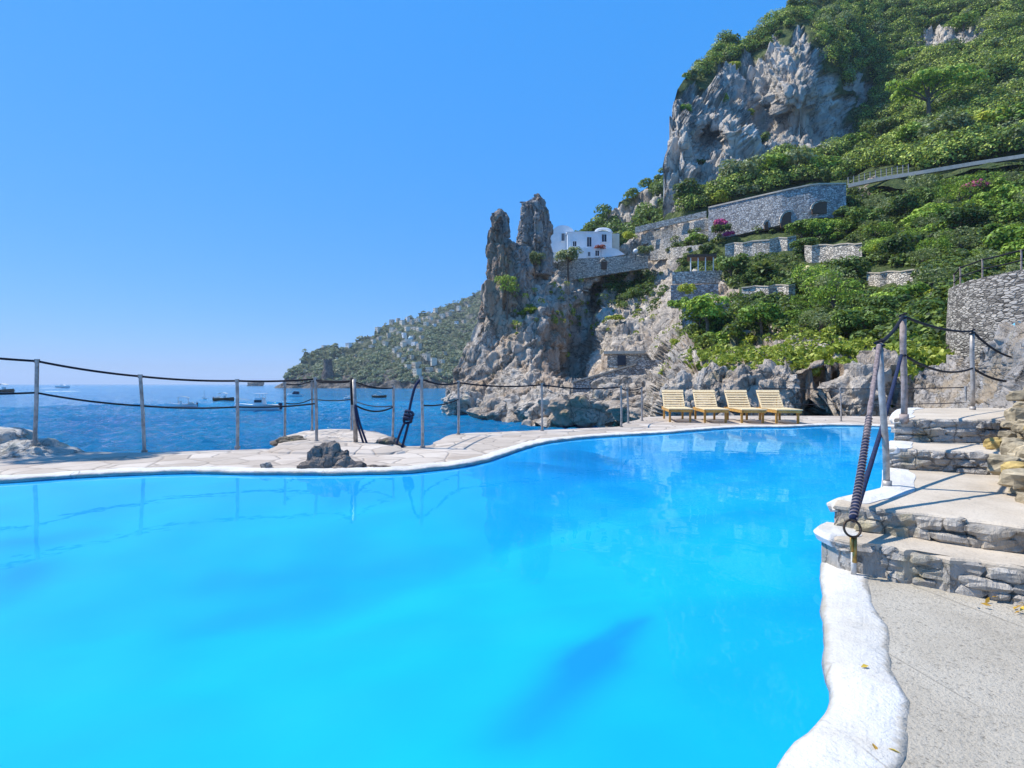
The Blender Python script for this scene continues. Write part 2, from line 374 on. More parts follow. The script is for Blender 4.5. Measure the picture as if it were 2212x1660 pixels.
# ------------------------------------------------------------------ terrain relief sheets
def tps(ctrl, X, Y):
    P = np.array([(c[0], c[1]) for c in ctrl], float) / 1000; v = np.log(np.array([c[2] for c in ctrl], float)); n = len(P)
    d = np.linalg.norm(P[:, None] - P[None], axis=-1); K = np.where(d > 0, d * d * np.log(d + 1e-12), 0) + np.eye(n) * 2e-4
    A = np.zeros((n + 3, n + 3)); A[:n, :n] = K; A[:n, n] = 1; A[:n, n + 1:] = P; A[n, :n] = 1; A[n + 1:, :n] = P.T
    wts = np.linalg.solve(A, np.concatenate([v, np.zeros(3)])); out = wts[n] + wts[n + 1] * X / 1000 + wts[n + 2] * Y / 1000
    for i in range(n):
        r2 = (X / 1000 - P[i, 0]) ** 2 + (Y / 1000 - P[i, 1]) ** 2; out += wts[i] * .5 * r2 * np.log(r2 + 1e-18)
    return np.exp(out)

class Relief:
    def __init__(s, name, mat, xs, top, bot, ctrl, ny, amp, vegpoly=None, rocks=(), back=30., blocky=1.0, sc=1.0, extra=None, ochre=None, zs=1.0, flute=.6):
        xs = np.asarray(xs, float); nx = len(xs)
        yt = np.interp(xs, [p[0] for p in top], [p[1] for p in top]); yb = np.interp(xs, [p[0] for p in bot], [p[1] for p in bot])
        t = np.linspace(0, 1, ny); PX = np.repeat(xs[:, None], ny, 1); PY = yb[:, None] + (yt - yb)[:, None] * t[None]
        D = tps(ctrl, PX, PY)
        if extra: D = extra(PX, PY, D)
        P = np.stack([(PX - 1106) / F * D, D, CAMZ - (PY - 830) / F * D], -1)
        # vegetation mask
        veg = np.zeros((nx, ny))
        if vegpoly:
            jx = PX + 14 * np.sin(PY * .09 + PX * .05); jy = PY + 12 * np.sin(PX * .11)
            veg = inpoly(jx, jy, vegpoly).astype(float)
            for rp in rocks: veg[inpoly(jx, jy, rp)] = 0
        s.veg = veg
        du = np.gradient(P, axis=0); dv = np.gradient(P, axis=1); N = np.cross(du, dv); N /= np.linalg.norm(N, axis=-1, keepdims=True) + 1e-9
        N[N[..., 1] > 0] *= -1
        flat = P.reshape(-1, 3); H = np.empty(len(flat)); vf = veg.ravel(); fr = noise.fractal; vo = noise.voronoi; ce = noise.cell
        for i, p in enumerate(flat):
            x, y, z = p / sc; z *= zs
            a = fr(Vector((x * .11, y * .11, z * .075)), 1.0, 2.0, 4) * 1.5
            if vf[i] < .5:
                b = fr(Vector((x * .5, y * .5, z * .32)), .9, 2.1, 5)
                d, dp = vo(Vector((x * .20 + b * .16, y * .20, z * .085 + b * .12))); e, ep = vo(Vector((x * .62 + b * .3, y * .62, z * .30 + b * .3)))
                a += ((ce(dp[0] * 31.7) - .5) * 1.9 + min(d[1] - d[0], .22) * 3.0 - .4 + (ce(ep[0] * 23.3) - .5) * .75 + min(e[1] - e[0], .12) * 1.5 + b * .55 - abs(fr(Vector((x * .23 + 7, y * .23, z * .05)), 1., 2., 3)) * 1.6 + .4) * blocky - flute * (abs(fr(Vector((x * .30, y * .30, z * .03)), 1., 2., 3)) * 3.2 - .7)
            H[i] = a
        H = H.reshape(nx, ny) * amp * sc
        edge = np.clip(np.minimum(np.arange(ny), 6) / 6., 0, 1)[None]
        P = P + N * H[..., None]
        s.P, s.N, s.xs, s.yt, s.yb, s.ny, s.PX, s.PY = P, N, xs, yt, yb, ny, PX, PY
        rows = [P]; last = P[:, -1]; back_rows = []
        for k in range(1, 6):
            q = last.copy(); dd = back * k / 5; q[:, 1] += dd; q[:, 0] += dd * last[:, 0] / last[:, 1]; q[:, 2] -= dd * (.25 + .16 * k); back_rows.append(q)
        A = np.concatenate([P, np.stack(back_rows, 1)], 1)
        me = np_mesh(name, A.reshape(-1, 3), grid_quads(nx, A.shape[1]))
        attr(me, 'veg', np.concatenate([veg, np.repeat(veg[:, -1:], 5, 1)], 1))
        if ochre: oc = ochre(PX, PY); attr(me, 'ochre', np.concatenate([oc, np.repeat(oc[:, -1:], 5, 1)], 1))
        s.o = link(name, me, mat)
        s.me = me
    def at(s, x, y):
        i = int(np.clip(np.searchsorted(s.xs, x), 0, len(s.xs) - 1)); j = (y - s.yb[i]) / (s.yt[i] - s.yb[i]) * (s.ny - 1)
        j = int(np.clip(round(j), 0, s.ny - 1)); return Vector(s.P[i, j])
    def depth(s, x, y): return s.at(x, y).y

# --- far headland
hl_top = [(590, 842), (612, 828), (635, 790), (660, 765), (690, 757), (740, 748), (790, 730), (830, 705), (880, 685), (930, 672), (980, 652), (1010, 641), (1035, 625), (1060, 615), (1120, 600)]
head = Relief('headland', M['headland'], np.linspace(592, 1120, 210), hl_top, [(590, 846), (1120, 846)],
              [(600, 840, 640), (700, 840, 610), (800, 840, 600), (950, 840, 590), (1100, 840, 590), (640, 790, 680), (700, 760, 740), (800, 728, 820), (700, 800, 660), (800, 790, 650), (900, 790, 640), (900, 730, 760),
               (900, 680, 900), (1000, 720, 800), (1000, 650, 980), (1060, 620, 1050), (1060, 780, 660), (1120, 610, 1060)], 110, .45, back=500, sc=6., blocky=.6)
tag(head.o, 'far green headland with a hillside village sloping down to the sea', 'headland', kind='structure')

# --- mountain behind the road
road = [(1255, 515), (1340, 503), (1450, 478), (1530, 460), (1600, 444), (1700, 421), (1760, 409), (1830, 408), (1900, 393), (2000, 377), (2100, 360), (2212, 343), (2300, 330)]
def roady(x): return float(np.interp(x, [p[0] for p in road], [p[1] for p in road]))
ridge = Relief('mountain_ridge', M['mountain'], np.linspace(1240, 1500, 120), [(1240, 512), (1255, 504), (1270, 497), (1300, 470), (1330, 448), (1360, 430), (1425, 385), (1470, 350), (1500, 340)],
               [(1240, 530), (1500, 530)], [(1240, 525, 200), (1240, 500, 205), (1500, 525, 190), (1500, 345, 260), (1360, 430, 235), (1360, 500, 205), (1430, 450, 215)], 70, 1.0,
               vegpoly=[(1200, 300), (1520, 300), (1520, 540), (1200, 540)], rocks=[[(1310, 470), (1420, 400), (1425, 440), (1330, 490)]], back=120, sc=1.5)
tag(ridge.o, 'dark scrubby ridge sloping down to the white villa behind the cliff', 'ridge', kind='structure')
mtop = [(1426, 470), (1430, 420), (1434, 365), (1437, 300), (1441, 262), (1448, 228), (1456, 208), (1465, 190), (1475, 176), (1500, 152), (1530, 128), (1545, 112), (1560, 90), (1610, 88), (1650, 62), (1690, 38), (1720, 18), (1750, 6), (1775, -20), (1830, -60), (2300, -90)]
mrocks = [[(1415, 470), (1415, 205), (1470, 185), (1500, 190), (1540, 165), (1600, 128), (1640, 110), (1700, 75), (1752, 72), (1795, 150), (1840, 225), (1850, 318), (1780, 330), (1690, 340), (1640, 352), (1600, 372), (1560, 402), (1500, 425), (1470, 440), (1450, 466)],
          [(1840, 165), (1875, 150), (1890, 225), (1850, 240)], [(1980, 70), (2110, 40), (2120, 90), (2010, 115)]]
mvegp = [(1400, -120), (2320, -120), (2320, 520), (1400, 520)]
xs = np.concatenate([np.linspace(1426, 1480, 40)[:-1], np.linspace(1480, 2300, 270)])
mount = Relief('mountain', M['mountain'], xs, mtop, [(x, y + 14) for x, y in road],
               [(1432, 470, 139), (1440, 300, 148), (1443, 240, 152), (1465, 195, 158), (1500, 150, 178), (1560, 90, 198), (1490, 300, 142), (1480, 440, 134), (1530, 300, 160), (1580, 280, 146), (1580, 390, 136), (1600, 200, 172),
                (1650, 110, 182), (1645, 250, 172), (1690, 120, 172), (1750, 90, 174), (1700, 210, 158), (1760, 200, 158), (1750, 325, 150), (1800, 320, 150), (1680, 330, 152), (1870, 220, 192), (1860, 340, 150), (1760, 385, 128), (1600, 435, 124), (1900, 370, 114), (1940, 240, 168),
                (1900, 100, 205), (2000, -40, 235), (1760, 0, 222), (2050, 180, 160), (2050, 330, 110), (2212, -40, 205), (2212, 180, 140), (2212, 310, 100), (2300, 0, 180), (2300, 300, 96), (1830, -40, 240)],
               190, 1.0, vegpoly=mvegp, rocks=mrocks, back=140, sc=1.25, zs=.45, blocky=.95, flute=1.25)
tag(mount.o, 'steep mountain with bare grey limestone faces and green scrub above the coast road', 'mountain', kind='structure')

# --- sea cliff and slope below the road
atop = [(950, 888), (962, 872), (978, 820), (1000, 760), (1015, 712), (1030, 665), (1046, 618), (1052, 612), (1060, 606), (1100, 600), (1140, 588), (1186, 556), (1200, 562), (1300, 562), (1345, 528), (1375, 505)] + [(x, y - (2 if x < 1825 else 7)) for x, y in road if x > 1400]
abot = [(950, 893), (968, 893), (1000, 897), (1040, 908), (1100, 928), (1400, 930), (1430, 925), (2300, 925)]
actrl = [(955, 889, 96), (975, 850, 96), (1010, 790, 98), (1035, 700, 100), (1046, 640, 101), (1060, 560, 101), (1090, 560, 100.5), (1080, 640, 99), (1050, 905, 77), (1000, 885, 88), (1060, 850, 88), (1080, 760, 95), (1100, 690, 99), (1120, 620, 101), (1140, 545, 104),
         (1165, 560, 113), (1200, 750, 95), (1200, 660, 102), (1180, 810, 88), (1262, 700, 109), (1245, 800, 97), (1285, 640, 116), (1240, 600, 118), (1300, 570, 121), (1350, 600, 118), (1400, 550, 124), (1350, 720, 92), (1310, 700, 100), (1330, 790, 82),
         (1400, 680, 98), (1450, 620, 106), (1200, 925, 61), (1200, 860, 71), (1150, 885, 68), (1100, 870, 76), (1300, 925, 58), (1350, 850, 66), (1420, 790, 74), (1420, 900, 48), (1500, 905, 30), (1500, 850, 34), (1600, 905, 27), (1700, 915, 25), (1800, 915, 25),
         (1900, 905, 24), (2000, 905, 24), (2250, 905, 22), (1500, 790, 47), (1500, 720, 66), (1490, 650, 86), (1600, 850, 31), (1600, 780, 43), (1600, 700, 60), (1600, 600, 85), (1600, 510, 107), (1750, 850, 28), (1750, 780, 38), (1750, 700, 52), (1750, 600, 75),
         (1750, 500, 98), (1750, 430, 110), (1900, 830, 27), (1900, 750, 36), (1900, 650, 54), (1900, 550, 74), (1900, 450, 95), (1900, 400, 104), (2050, 800, 27), (2050, 700, 38), (2050, 600, 52), (2050, 500, 73), (2050, 420, 91), (2050, 372, 99),
         (2212, 760, 40), (2212, 600, 47), (2212, 500, 62), (2212, 420, 81), (2212, 348, 94), (2300, 600, 46), (2300, 340, 92), (1450, 540, 119), (1500, 485, 121), (1400, 505, 127), (1600, 450, 117)]
aveg = [(1500, 752), (1478, 705), (1590, 690), (1580, 600), (1450, 590), (1470, 520), (1560, 490), (1830, 420), (2320, 335), (2320, 760), (2060, 745), (1950, 752), (1850, 730), (1700, 708), (1600, 720)]
def cave(PX, PY, D):
    g = np.exp(-((PX - 1762) / 46) ** 4 - ((PY - 893) / 26) ** 4); D = D + g * 16
    u = np.clip((PY - 620) / 200, 0, 1); cx = 1288 - 52 * u
    D = D + 11 * np.exp(-((PX - cx) / (13 + 6 * u)) ** 2) * np.clip((PY - 605) / 30, 0, 1) * np.clip((835 - PY) / 30, 0, 1)
    D = D + 6 * np.exp(-((PX - 1350) / 60) ** 4 - ((PY - 630) / 38) ** 4)
    # vertical flutes and ledges along the shore rocks
    return D
xs = np.concatenate([np.linspace(950, 1045, 45)[:-1], np.linspace(1045, 1066, 20)[:-1], np.linspace(1066, 1700, 300)[:-1], np.linspace(1700, 2300, 190)])
cliff = Relief('sea_cliff', M['cliff'], xs, atop, abot, actrl, 240, .62, vegpoly=aveg, back=16, extra=cave, sc=.9, ochre=lambda X, Y: np.clip(.85 * np.exp(-((X - 1205 + (Y - 740) * .1) / 34) ** 2 - ((Y - 735) / 95) ** 4) + .35 * np.exp(-((X - 1075) / 40) ** 2 - ((Y - 600) / 90) ** 4), 0, 1))
tag(cliff.o, 'grey and ochre limestone sea cliff rising from the water below the white villa', 'cliff', kind='structure')

# --- rocky bank right of the steps, near
bank = Relief('rocky_bank', M['bank'], np.linspace(1975, 2330, 170), [(1975, 815), (2000, 795), (2040, 782), (2062, 768), (2100, 772), (2130, 778), (2152, 752), (2172, 722), (2190, 706), (2212, 694), (2330, 640)],
              [(1975, 900), (2120, 905), (2330, 930)], [(1975, 895, 14), (1975, 820, 18), (2060, 895, 12.5), (2060, 775, 22), (2120, 895, 9), (2120, 790, 15), (2160, 890, 8), (2170, 735, 10), (2212, 900, 7), (2212, 700, 9.5), (2330, 900, 6), (2330, 660, 8.5)],
              90, .55, back=6, sc=.13, blocky=.9)
tag(bank.o, 'pale broken rock bank between the top step and the round stone wall', 'rock bank', kind='structure')

# ------------------------------------------------------------------ rocks as lofts
def rocky_loft(name, mat, levels, amp, sc, n=56, parent=None, nz=60):
    """levels: (z, cx, cy, rx, ry) from bottom to top"""
    z = np.linspace(levels[0][0], levels[-1][0], nz); L = np.array(levels, float)
    f = [np.interp(z, L[:, 0], L[:, k]) for k in range(1, 5)]; V = []
    for i in range(nz):
        for k in range(n):
            a = 2 * math.pi * k / n; p = Vector((f[0][i] + f[2][i] * math.cos(a), f[1][i] + f[3][i] * math.sin(a), z[i])); q = p / sc
            e = noise.fractal(q * .8, 1., 2., 5); d, dp = noise.voronoi(Vector((q.x + e * .3, q.y, q.z * .26 + e * .2))); d2, dq = noise.voronoi(Vector((q.x * 2.6 + e * .5, q.y * 2.6, q.z * .8)))
            h = amp * (min(d[1] - d[0], .25) * 1.2 + (noise.cell(dp[0] * 31.7) - .5) * .9 + (noise.cell(dq[0] * 17.1) - .5) * .4 + e * .75) * min(1, f[2][i] / (amp * 2))
            V.append(p + Vector((math.cos(a), math.sin(a), .15)) * h)
    fs = [(i * n + k, i * n + (k + 1) % n, (i + 1) * n + (k + 1) % n, (i + 1) * n + k) for i in range(nz - 1) for k in range(n)]
    fs.append(tuple(range((nz - 1) * n, nz * n))); fs.append(tuple(range(n - 1, -1, -1)))
    me = bpy.data.meshes.new(name); me.from_pydata(V, [], fs); me.update()
    return link(name, me, mat, parent)
def px_levels(rows, Y):                # (yD, xleft, xright, depth ratio)
    out = []
    for y, a, b, dr in rows:
        c = W((a + b) / 2, y, Y); r = (b - a) / 2 / F * Y; out.append((c.z, c.x, c.y, r, r * dr))
    return out
o = rocky_loft('rock_pinnacle', M['needle'], px_levels([(690, 1030, 1160, .55), (640, 1044, 1154, .55), (615, 1052, 1150, .55), (560, 1054, 1147, .5), (535, 1055, 1142, .5), (524, 1056, 1112, .6), (515, 1056, 1099, .8), (490, 1057, 1097, .9), (470, 1060, 1095, .9), (460, 1067, 1092, .9), (452, 1076, 1085, .9)], 103.5), .6, 1.6, nz=150, n=110)
tag(o, 'slender brown rock needle at the seaward edge of the cliff', 'rock needle')
o = rocky_loft('rock_pinnacle', M['needle'], px_levels([(600, 1108, 1196, 1.0), (560, 1113, 1193, .9), (530, 1118, 1190, .85), (490, 1119, 1190, .8), (455, 1123, 1189, .8), (438, 1129, 1184, .75), (427, 1142, 1173, .75), (419, 1150, 1166, .7)], 110), .75, 1.8, nz=120, n=90)
tag(o, 'broad brown rock tower rising beside the white villa', 'rock tower')

def boulder(name, mat, loc, dims, seed, cuts=5, amp=.16, rz=0., sub=4, flat=None, smooth=False):
    bm = bmesh.new(); bmesh.ops.create_icosphere(bm, subdivisions=sub, radius=1.); rg = random.Random(seed)
    pl = []
    for k in range(cuts):
        n = Vector((rg.uniform(-1, 1), rg.uniform(-1, 1), rg.uniform(-.5, 1))).normalized(); pl.append((n, rg.uniform(.55, .85)))
    if flat: pl.append((Vector((rg.uniform(-.1, .1), rg.uniform(-.1, .1), 1)).normalized(), flat))
    off = Vector((seed * 3.1, seed * 1.7, 0))
    for v in bm.verts:
        p = v.co.copy()
        for n, d in pl:
            s = p.dot(n) - d
            if s > 0: p -= n * s * .92
        h = noise.fractal(p * 1.6 + off, 1., 2., 5); dd = noise.voronoi(p * 1.5 + off)[0]
        p += p.normalized() * (h * amp + (min(dd[1] - dd[0], .4) - .2) * amp * 1.5)
        v.co = Vector((p.x * dims[0], p.y * dims[1], p.z * dims[2]))
    me = bpy.data.meshes.new(name); bm.to_mesh(me); bm.free()
    o = link(name, me, mat, smooth=smooth); o.location = loc; o.rotation_euler = (0, 0, rz); return o

# ------------------------------------------------------------------ pool
DZ = 0.09; WL = .045
def G(x, y, z=.045): p = WZ(x, y, z); return (p.x, p.y)
pool_ctrl = [(.866, 1.56), (1.01, 1.68), (1.16, 1.85), (1.26, 1.99), (1.41, 2.27), (1.59, 2.59), (1.79, 2.92), (1.93, 3.16), (2.2, 3.42), (2.74, 3.85), (3.3, 4.55), (3.72, 5.0), (4.4, 5.7), (6, 7.6), (8, 10), (9.7, 12.3), (9.6, 13.5), (8.5, 13.75)] + \
    [G(1700, 924.5), G(1600, 925), G(1550, 928), G(1500, 932), G(1440, 937), G(1330, 943), G(1250, 949), G(1180, 958), G(1120, 974), G(1060, 995), G(1000, 1008), G(900, 1020), G(850, 1023), G(760, 1025), G(600, 1026), G(400, 1023), G(200, 1030), G(0, 1043)] + \
    [(-7.5, 5.4), (-8.6, 4), (-8, 1.5), (-5, .3), (-2, .1), (-.4, .5), (.4, 1.05)]
pool_ctrl = [(x * .9615, y * .9615) if k < 7 else (x, y) for k, (x, y) in enumerate(pool_ctrl)]
NP = 720
loop = smoothline(pool_ctrl, NP, closed=True)
loop = [p + Vector((noise.noise(p * 2.3), noise.noise(p * 2.3 + Vector((9, 9, 9))), 0)) * .025 for p in loop]
LA = np.array([(p.x, p.y) for p in loop])
nrm = []
for i in range(NP):
    t = (loop[(i + 2) % NP] - loop[i - 2]).normalized(); nrm.append(Vector((t.y, -t.x, 0)))      # outward for a counter-clockwise loop
area = sum(loop[i].x * loop[(i + 1) % NP].y - loop[(i + 1) % NP].x * loop[i].y for i in range(NP))
if area < 0: nrm = [-n for n in nrm]
def cop_w(p): return .20 + .03 * noise.noise(p * 1.7)
outer = [p + n * cop_w(p) for p, n in zip(loop, nrm)]
# coping: a rounded white kerb
prof = [(.02, .03), (.0, .04), (-.025, .055), (-.015, .080), (.03, .093), (.5, .100), (.92, .099), (1.04, .096), (1.10, .070)]
V = []; 
for i in range(NP):
    wd = cop_w(loop[i])
    for k, (u, z) in enumerate(prof):
        p = loop[i] + nrm[i] * (u * wd if u > 0 else u); j = noise.fractal(Vector((p.x * 5, p.y * 5, k * .25)), 1., 2.2, 5) * .012
        V.append((p.x + nrm[i].x * j, p.y + nrm[i].y * j, z + (j * .8 if .0 < z else 0)))
fs = [(i * 9 + k, ((i + 1) % NP) * 9 + k, ((i + 1) % NP) * 9 + k + 1, i * 9 + k + 1) for i in range(NP) for k in range(8)]
me = bpy.data.meshes.new('pool_coping'); me.from_pydata(V, [], fs); me.update(); attr(me, 'across', [0, 0, 0, .03, .10, .5, .86, 1.0, 1.1] * NP)
o = link('pool_coping', me, M['coping'], smooth=True); tag(o, 'whitewashed kerb running round the edge of the swimming pool', 'pool edge', kind='structure')
# basin floor
def sdist(X, Y):
    d = np.full(X.shape, 1e9)
    for i in range(NP):
        a = LA[i]; b = LA[(i + 1) % NP]; ab = b - a; tt = np.clip(((X - a[0]) * ab[0] + (Y - a[1]) * ab[1]) / (ab @ ab + 1e-12), 0, 1)
        d = np.minimum(d, np.hypot(X - a[0] - ab[0] * tt, Y - a[1] - ab[1] * tt))
    return np.where(inpoly(X, Y, LA), d, -d)
gx, gy = np.meshgrid(np.linspace(-9.2, 10.4, 200), np.linspace(-.5, 14.3, 150), indexing='ij')
dist = sdist(gx, gy)
sm = np.clip(dist / 4.2, 0, 1) ** .75; sm = sm * sm * (3 - 2 * sm)
dep = -.035 + .46 * sm
lump = np.array([noise.fractal(Vector((x * .55, y * .9, 3.)), 1., 2., 3) for x, y in zip(gx.ravel(), gy.ravel())]).reshape(gx.shape)
zz = -dep + lump * .10 * np.clip(dist / .6, 0, 1)
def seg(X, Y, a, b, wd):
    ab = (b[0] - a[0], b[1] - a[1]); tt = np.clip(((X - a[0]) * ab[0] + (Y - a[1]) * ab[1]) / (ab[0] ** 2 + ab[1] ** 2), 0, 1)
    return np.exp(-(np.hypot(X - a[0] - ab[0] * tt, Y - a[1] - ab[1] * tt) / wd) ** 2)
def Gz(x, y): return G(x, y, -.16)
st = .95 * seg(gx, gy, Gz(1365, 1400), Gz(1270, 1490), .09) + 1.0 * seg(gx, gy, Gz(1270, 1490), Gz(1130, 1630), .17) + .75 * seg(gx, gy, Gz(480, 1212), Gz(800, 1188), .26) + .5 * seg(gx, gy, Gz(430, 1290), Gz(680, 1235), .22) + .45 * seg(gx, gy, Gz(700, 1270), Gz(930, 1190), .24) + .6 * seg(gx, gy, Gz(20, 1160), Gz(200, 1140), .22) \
    + .55 * seg(gx, gy, Gz(0, 1240), Gz(60, 1200), .2) + .4 * seg(gx, gy, Gz(1010, 1060), Gz(1400, 990), .7) + .15 * seg(gx, gy, Gz(1400, 985), Gz(1750, 955), .5)  # last two streaks paint far-edge shade and rock reflection into the floor colour
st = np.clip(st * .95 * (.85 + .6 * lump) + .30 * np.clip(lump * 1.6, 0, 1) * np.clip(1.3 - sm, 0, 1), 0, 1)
V = np.stack([gx, gy, np.where(dist < -.12, .0, zz)], -1)
me = np_mesh('pool_basin', V.reshape(-1, 3), grid_quads(200, 150)[((dist[:-1, :-1] > -.5) & (dist[1:, 1:] > -.5)).ravel()]); attr(me, 'stain_shade', st)
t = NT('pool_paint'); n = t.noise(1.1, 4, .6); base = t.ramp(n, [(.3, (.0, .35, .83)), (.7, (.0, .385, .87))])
t.fin(t.mix(t.math('MULTIPLY', t.attr('stain_shade'), .8), base, (.0, .18, .52)), .8)
M['pool_paint'] = t.m
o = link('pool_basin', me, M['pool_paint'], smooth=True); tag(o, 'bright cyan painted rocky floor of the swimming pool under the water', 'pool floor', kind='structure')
wv = [(p.x, p.y, z) for p in loop for z in (.06, -.75)]
fs = [(i * 2, ((i + 1) % NP) * 2, ((i + 1) % NP) * 2 + 1, i * 2 + 1) for i in range(NP)]
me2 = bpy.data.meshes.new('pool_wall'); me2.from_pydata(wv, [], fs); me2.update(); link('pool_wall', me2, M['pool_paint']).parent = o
# water
bm = bmesh.new(); bm.faces.new([bm.verts.new((p.x, p.y, WL)) for p in loop]); bmesh.ops.triangulate(bm, faces=bm.faces[:]); bmesh.ops.recalc_face_normals(bm, faces=bm.faces)
me = bpy.data.meshes.new('pool_water'); bm.to_mesh(me); bm.free()
if me.polygons[0].normal.z < 0: me.flip_normals()
t = NT('pool_water'); t.t.nodes.remove(t.b)
tr = t.n('ShaderNodeBsdfTransparent'); tr.inputs[0].default_value = (.80, .99, 1, 1); gl = t.n('ShaderNodeBsdfGlossy'); gl.inputs['Roughness'].default_value = .015; gl.inputs[0].default_value = (.55, .95, .98, 1)
bmp = t.bump(t.noise(2.2, 3, .5, t.map((1, 1, 1))), .06, .05); t.l(bmp, gl.inputs['Normal'])
fr = t.n('ShaderNodeFresnel'); fr.inputs[0].default_value = 1.23; mx = t.n('ShaderNodeMixShader'); t.l(fr.outputs[0], mx.inputs[0]); t.l(tr.outputs[0], mx.inputs[1]); t.l(gl.outputs[0], mx.inputs[2]); t.l(mx.outputs[0], t.out.inputs[0])
o = link('pool_water', me, t.m); tag(o, 'still bright turquoise water of the seaside swimming pool', 'pool water', kind='structure')

def fill(name, poly, z, mat, jitter=0):
    bm = bmesh.new(); vs = [bm.verts.new((x, y, z)) for x, y in poly]; bm.faces.new(vs); bmesh.ops.triangulate(bm, faces=bm.faces[:])
    bmesh.ops.recalc_face_normals(bm, faces=bm.faces)
    me = bpy.data.meshes.new(name); bm.to_mesh(me); bm.free()
    if me.polygons[0].normal.z < 0: me.flip_normals()
    return link(name, me, mat)
def nearest(pt): return int(np.argmin(np.hypot(LA[:, 0] - pt[0], LA[:, 1] - pt[1])))
def span(a, b):                       # loop indices from a to b going forward
    r = [a]
    while r[-1] != b: r.append((r[-1] + 1) % NP)
    return r
i_fr, i_lf, i_st = nearest((9.7, 12.3)), nearest((-8.6, 4)), nearest((2.1, 3.35))
edge = [(-14, 4), (-14, 8.3), (-8.6, 8.35), (-6.6, 8.15), (-6.0, 8.05), (-5.2, 8.25), (-4.2, 8.5), (-3.3, 8.9), (-2.7, 9.15), (-2.0, 8.95), (-1.5, 8.95), (-1.42, 9.6), (-1.35, 10.7), (-1.1, 11.2), (-.2, 11.6), (.7, 12.0), (1.8, 12.5), (2.75, 13.05), (3.1, 14.2), (3.7, 15.3), (4.5, 16.8), (6.5, 17.4), (9, 17.4), (13, 17), (16, 15), (15, 11), (10.5, 10.5)]
edge = [(x + .05 * noise.noise(Vector((x * 3, y * 3, 1))), y + .05 * noise.noise(Vector((x * 3, y * 3, 5)))) for x, y in [(p.x, p.y) for p in smoothline(edge, 220)]]
inner = [(outer[i].x, outer[i].y) for i in span(i_fr, i_lf)]
o = fill('pool_deck', inner + edge, DZ, M['paving']); tag(o, 'pale crazy paved terrace along the far side of the pool', 'terrace', kind='structure')
sk = MB()
for (a, b) in zip(edge, edge[1:]):
    sk.add([(a[0], a[1], DZ), (b[0], b[1], DZ), (b[0] + .3, b[1] + .5, -5), (a[0] + .3, a[1] + .5, -5)], [(0, 1, 2, 3)])
sk.build('deck_edge', M['boulder'], o)
inner = [(outer[i].x, outer[i].y) for i in span(i_lf, i_st)]
o = fill('near_floor', inner + [(3.2, 3.2), (5, 2.5), (6, -3), (-14, -3), (-14, 4)], .094, M['floor']); tag(o, 'rough grey beige concrete floor beside the pool in the right foreground', 'floor', kind='structure')

# ------------------------------------------------------------------ stone steps
stair = empty('stone_staircase', (2.6, 3.2, DZ), label='flight of rough stone steps with white edges beside the pool', cat='steps')
def jag(a, b, n, amp, seed):
    a, b = Vector(a).to_3d(), Vector(b).to_3d(); d = (b - a).normalized(); nn = Vector((d.y, -d.x, 0)); out = []
    for k in range(n + 1):
        p = a.lerp(b, k / n); p = p + nn * amp * noise.noise(Vector((k * .55, seed * 7.7, 0))) * (0 if k in (0, n) else 1); out.append((p.x, p.y))
    return out
def tread_mesh(poly, z, seed, amp=.008, edge_r=.02):
    """top slab: fine grid inside the polygon, a rounded lip all round"""
    P = [Vector((x, y, 0)) for x, y in poly]; c = sum(P, Vector()) / len(P); bm = bmesh.new(); rings = []
    for off, dz in ((.0, -.032), (.0, -.014), (.012, -.004), (.035, 0.)):
        rings.append([bm.verts.new((p.x + (c - p).normalized().x * off, p.y + (c - p).normalized().y * off, z + dz + .6 * amp * noise.noise(Vector((p.x * 5, p.y * 5, seed))))) for p in P])
    for a, b in zip(rings, rings[1:]):
        for k in range(len(P)): bm.faces.new((a[k], a[(k + 1) % len(P)], b[(k + 1) % len(P)], b[k]))
    f = bm.faces.new(rings[-1]); bmesh.ops.triangulate(bm, faces=[f]); bmesh.ops.recalc_face_normals(bm, faces=bm.faces)
    me = bpy.data.meshes.new('tread'); bm.to_mesh(me); bm.free(); return me
def inset_stone_strip(mb, a, b, z0, z1, depth, rows, seed, w=.16, out=.03):
    rg = random.Random(seed); a, b = Vector(a).to_3d(), Vector(b).to_3d(); L = (b - a).length; d = (b - a) / L; nn = Vector((d.y, -d.x, 0))
    for r in range(rows):
        h = (z1 - z0) / rows; zc = z0 + h * (r + .5); x = rg.uniform(-.05, 0)
        while x < L:
            ww = rg.uniform(.6, 1.5) * w; c = a + d * min(x + ww / 2, L) + nn * rg.uniform(-.4, .6) * out; c.z = zc + rg.uniform(-.01, .01)
            stone(mb, c, (ww * .54, depth, h * .56), math.atan2(d.y, d.x), rg); x += ww
def stone(mb, c, r, rz, rg):
    n, m = 12, 8; vs = []; ox = rg.uniform(0, 99); rot = Matrix.Rotation(rz, 3, 'Z')
    for i in range(m + 1):
        ph = math.pi * i / m - math.pi / 2
        for k in range(n):
            a = 2 * math.pi * k / n; x, y, z = math.cos(a) * math.cos(ph), math.sin(a) * math.cos(ph), math.sin(ph)
            s = [math.copysign(abs(q) ** .62, q) for q in (x, y, z)]; v = Vector(s) * (1 + .34 * noise.noise(Vector((x * 1.5 + ox, y * 1.5, z * 1.5))) + .12 * noise.noise(Vector((x * 4 + ox, y * 4, z * 4))))
            vs.append(rot @ Vector((v.x * r[0], v.y * r[1], v.z * r[2])) + Vector(c))
    fs = [(i * n + k, i * n + (k + 1) % n, (i + 1) * n + (k + 1) % n, (i + 1) * n + k) for i in range(m) for k in range(n)]
    mb.add(vs, fs)
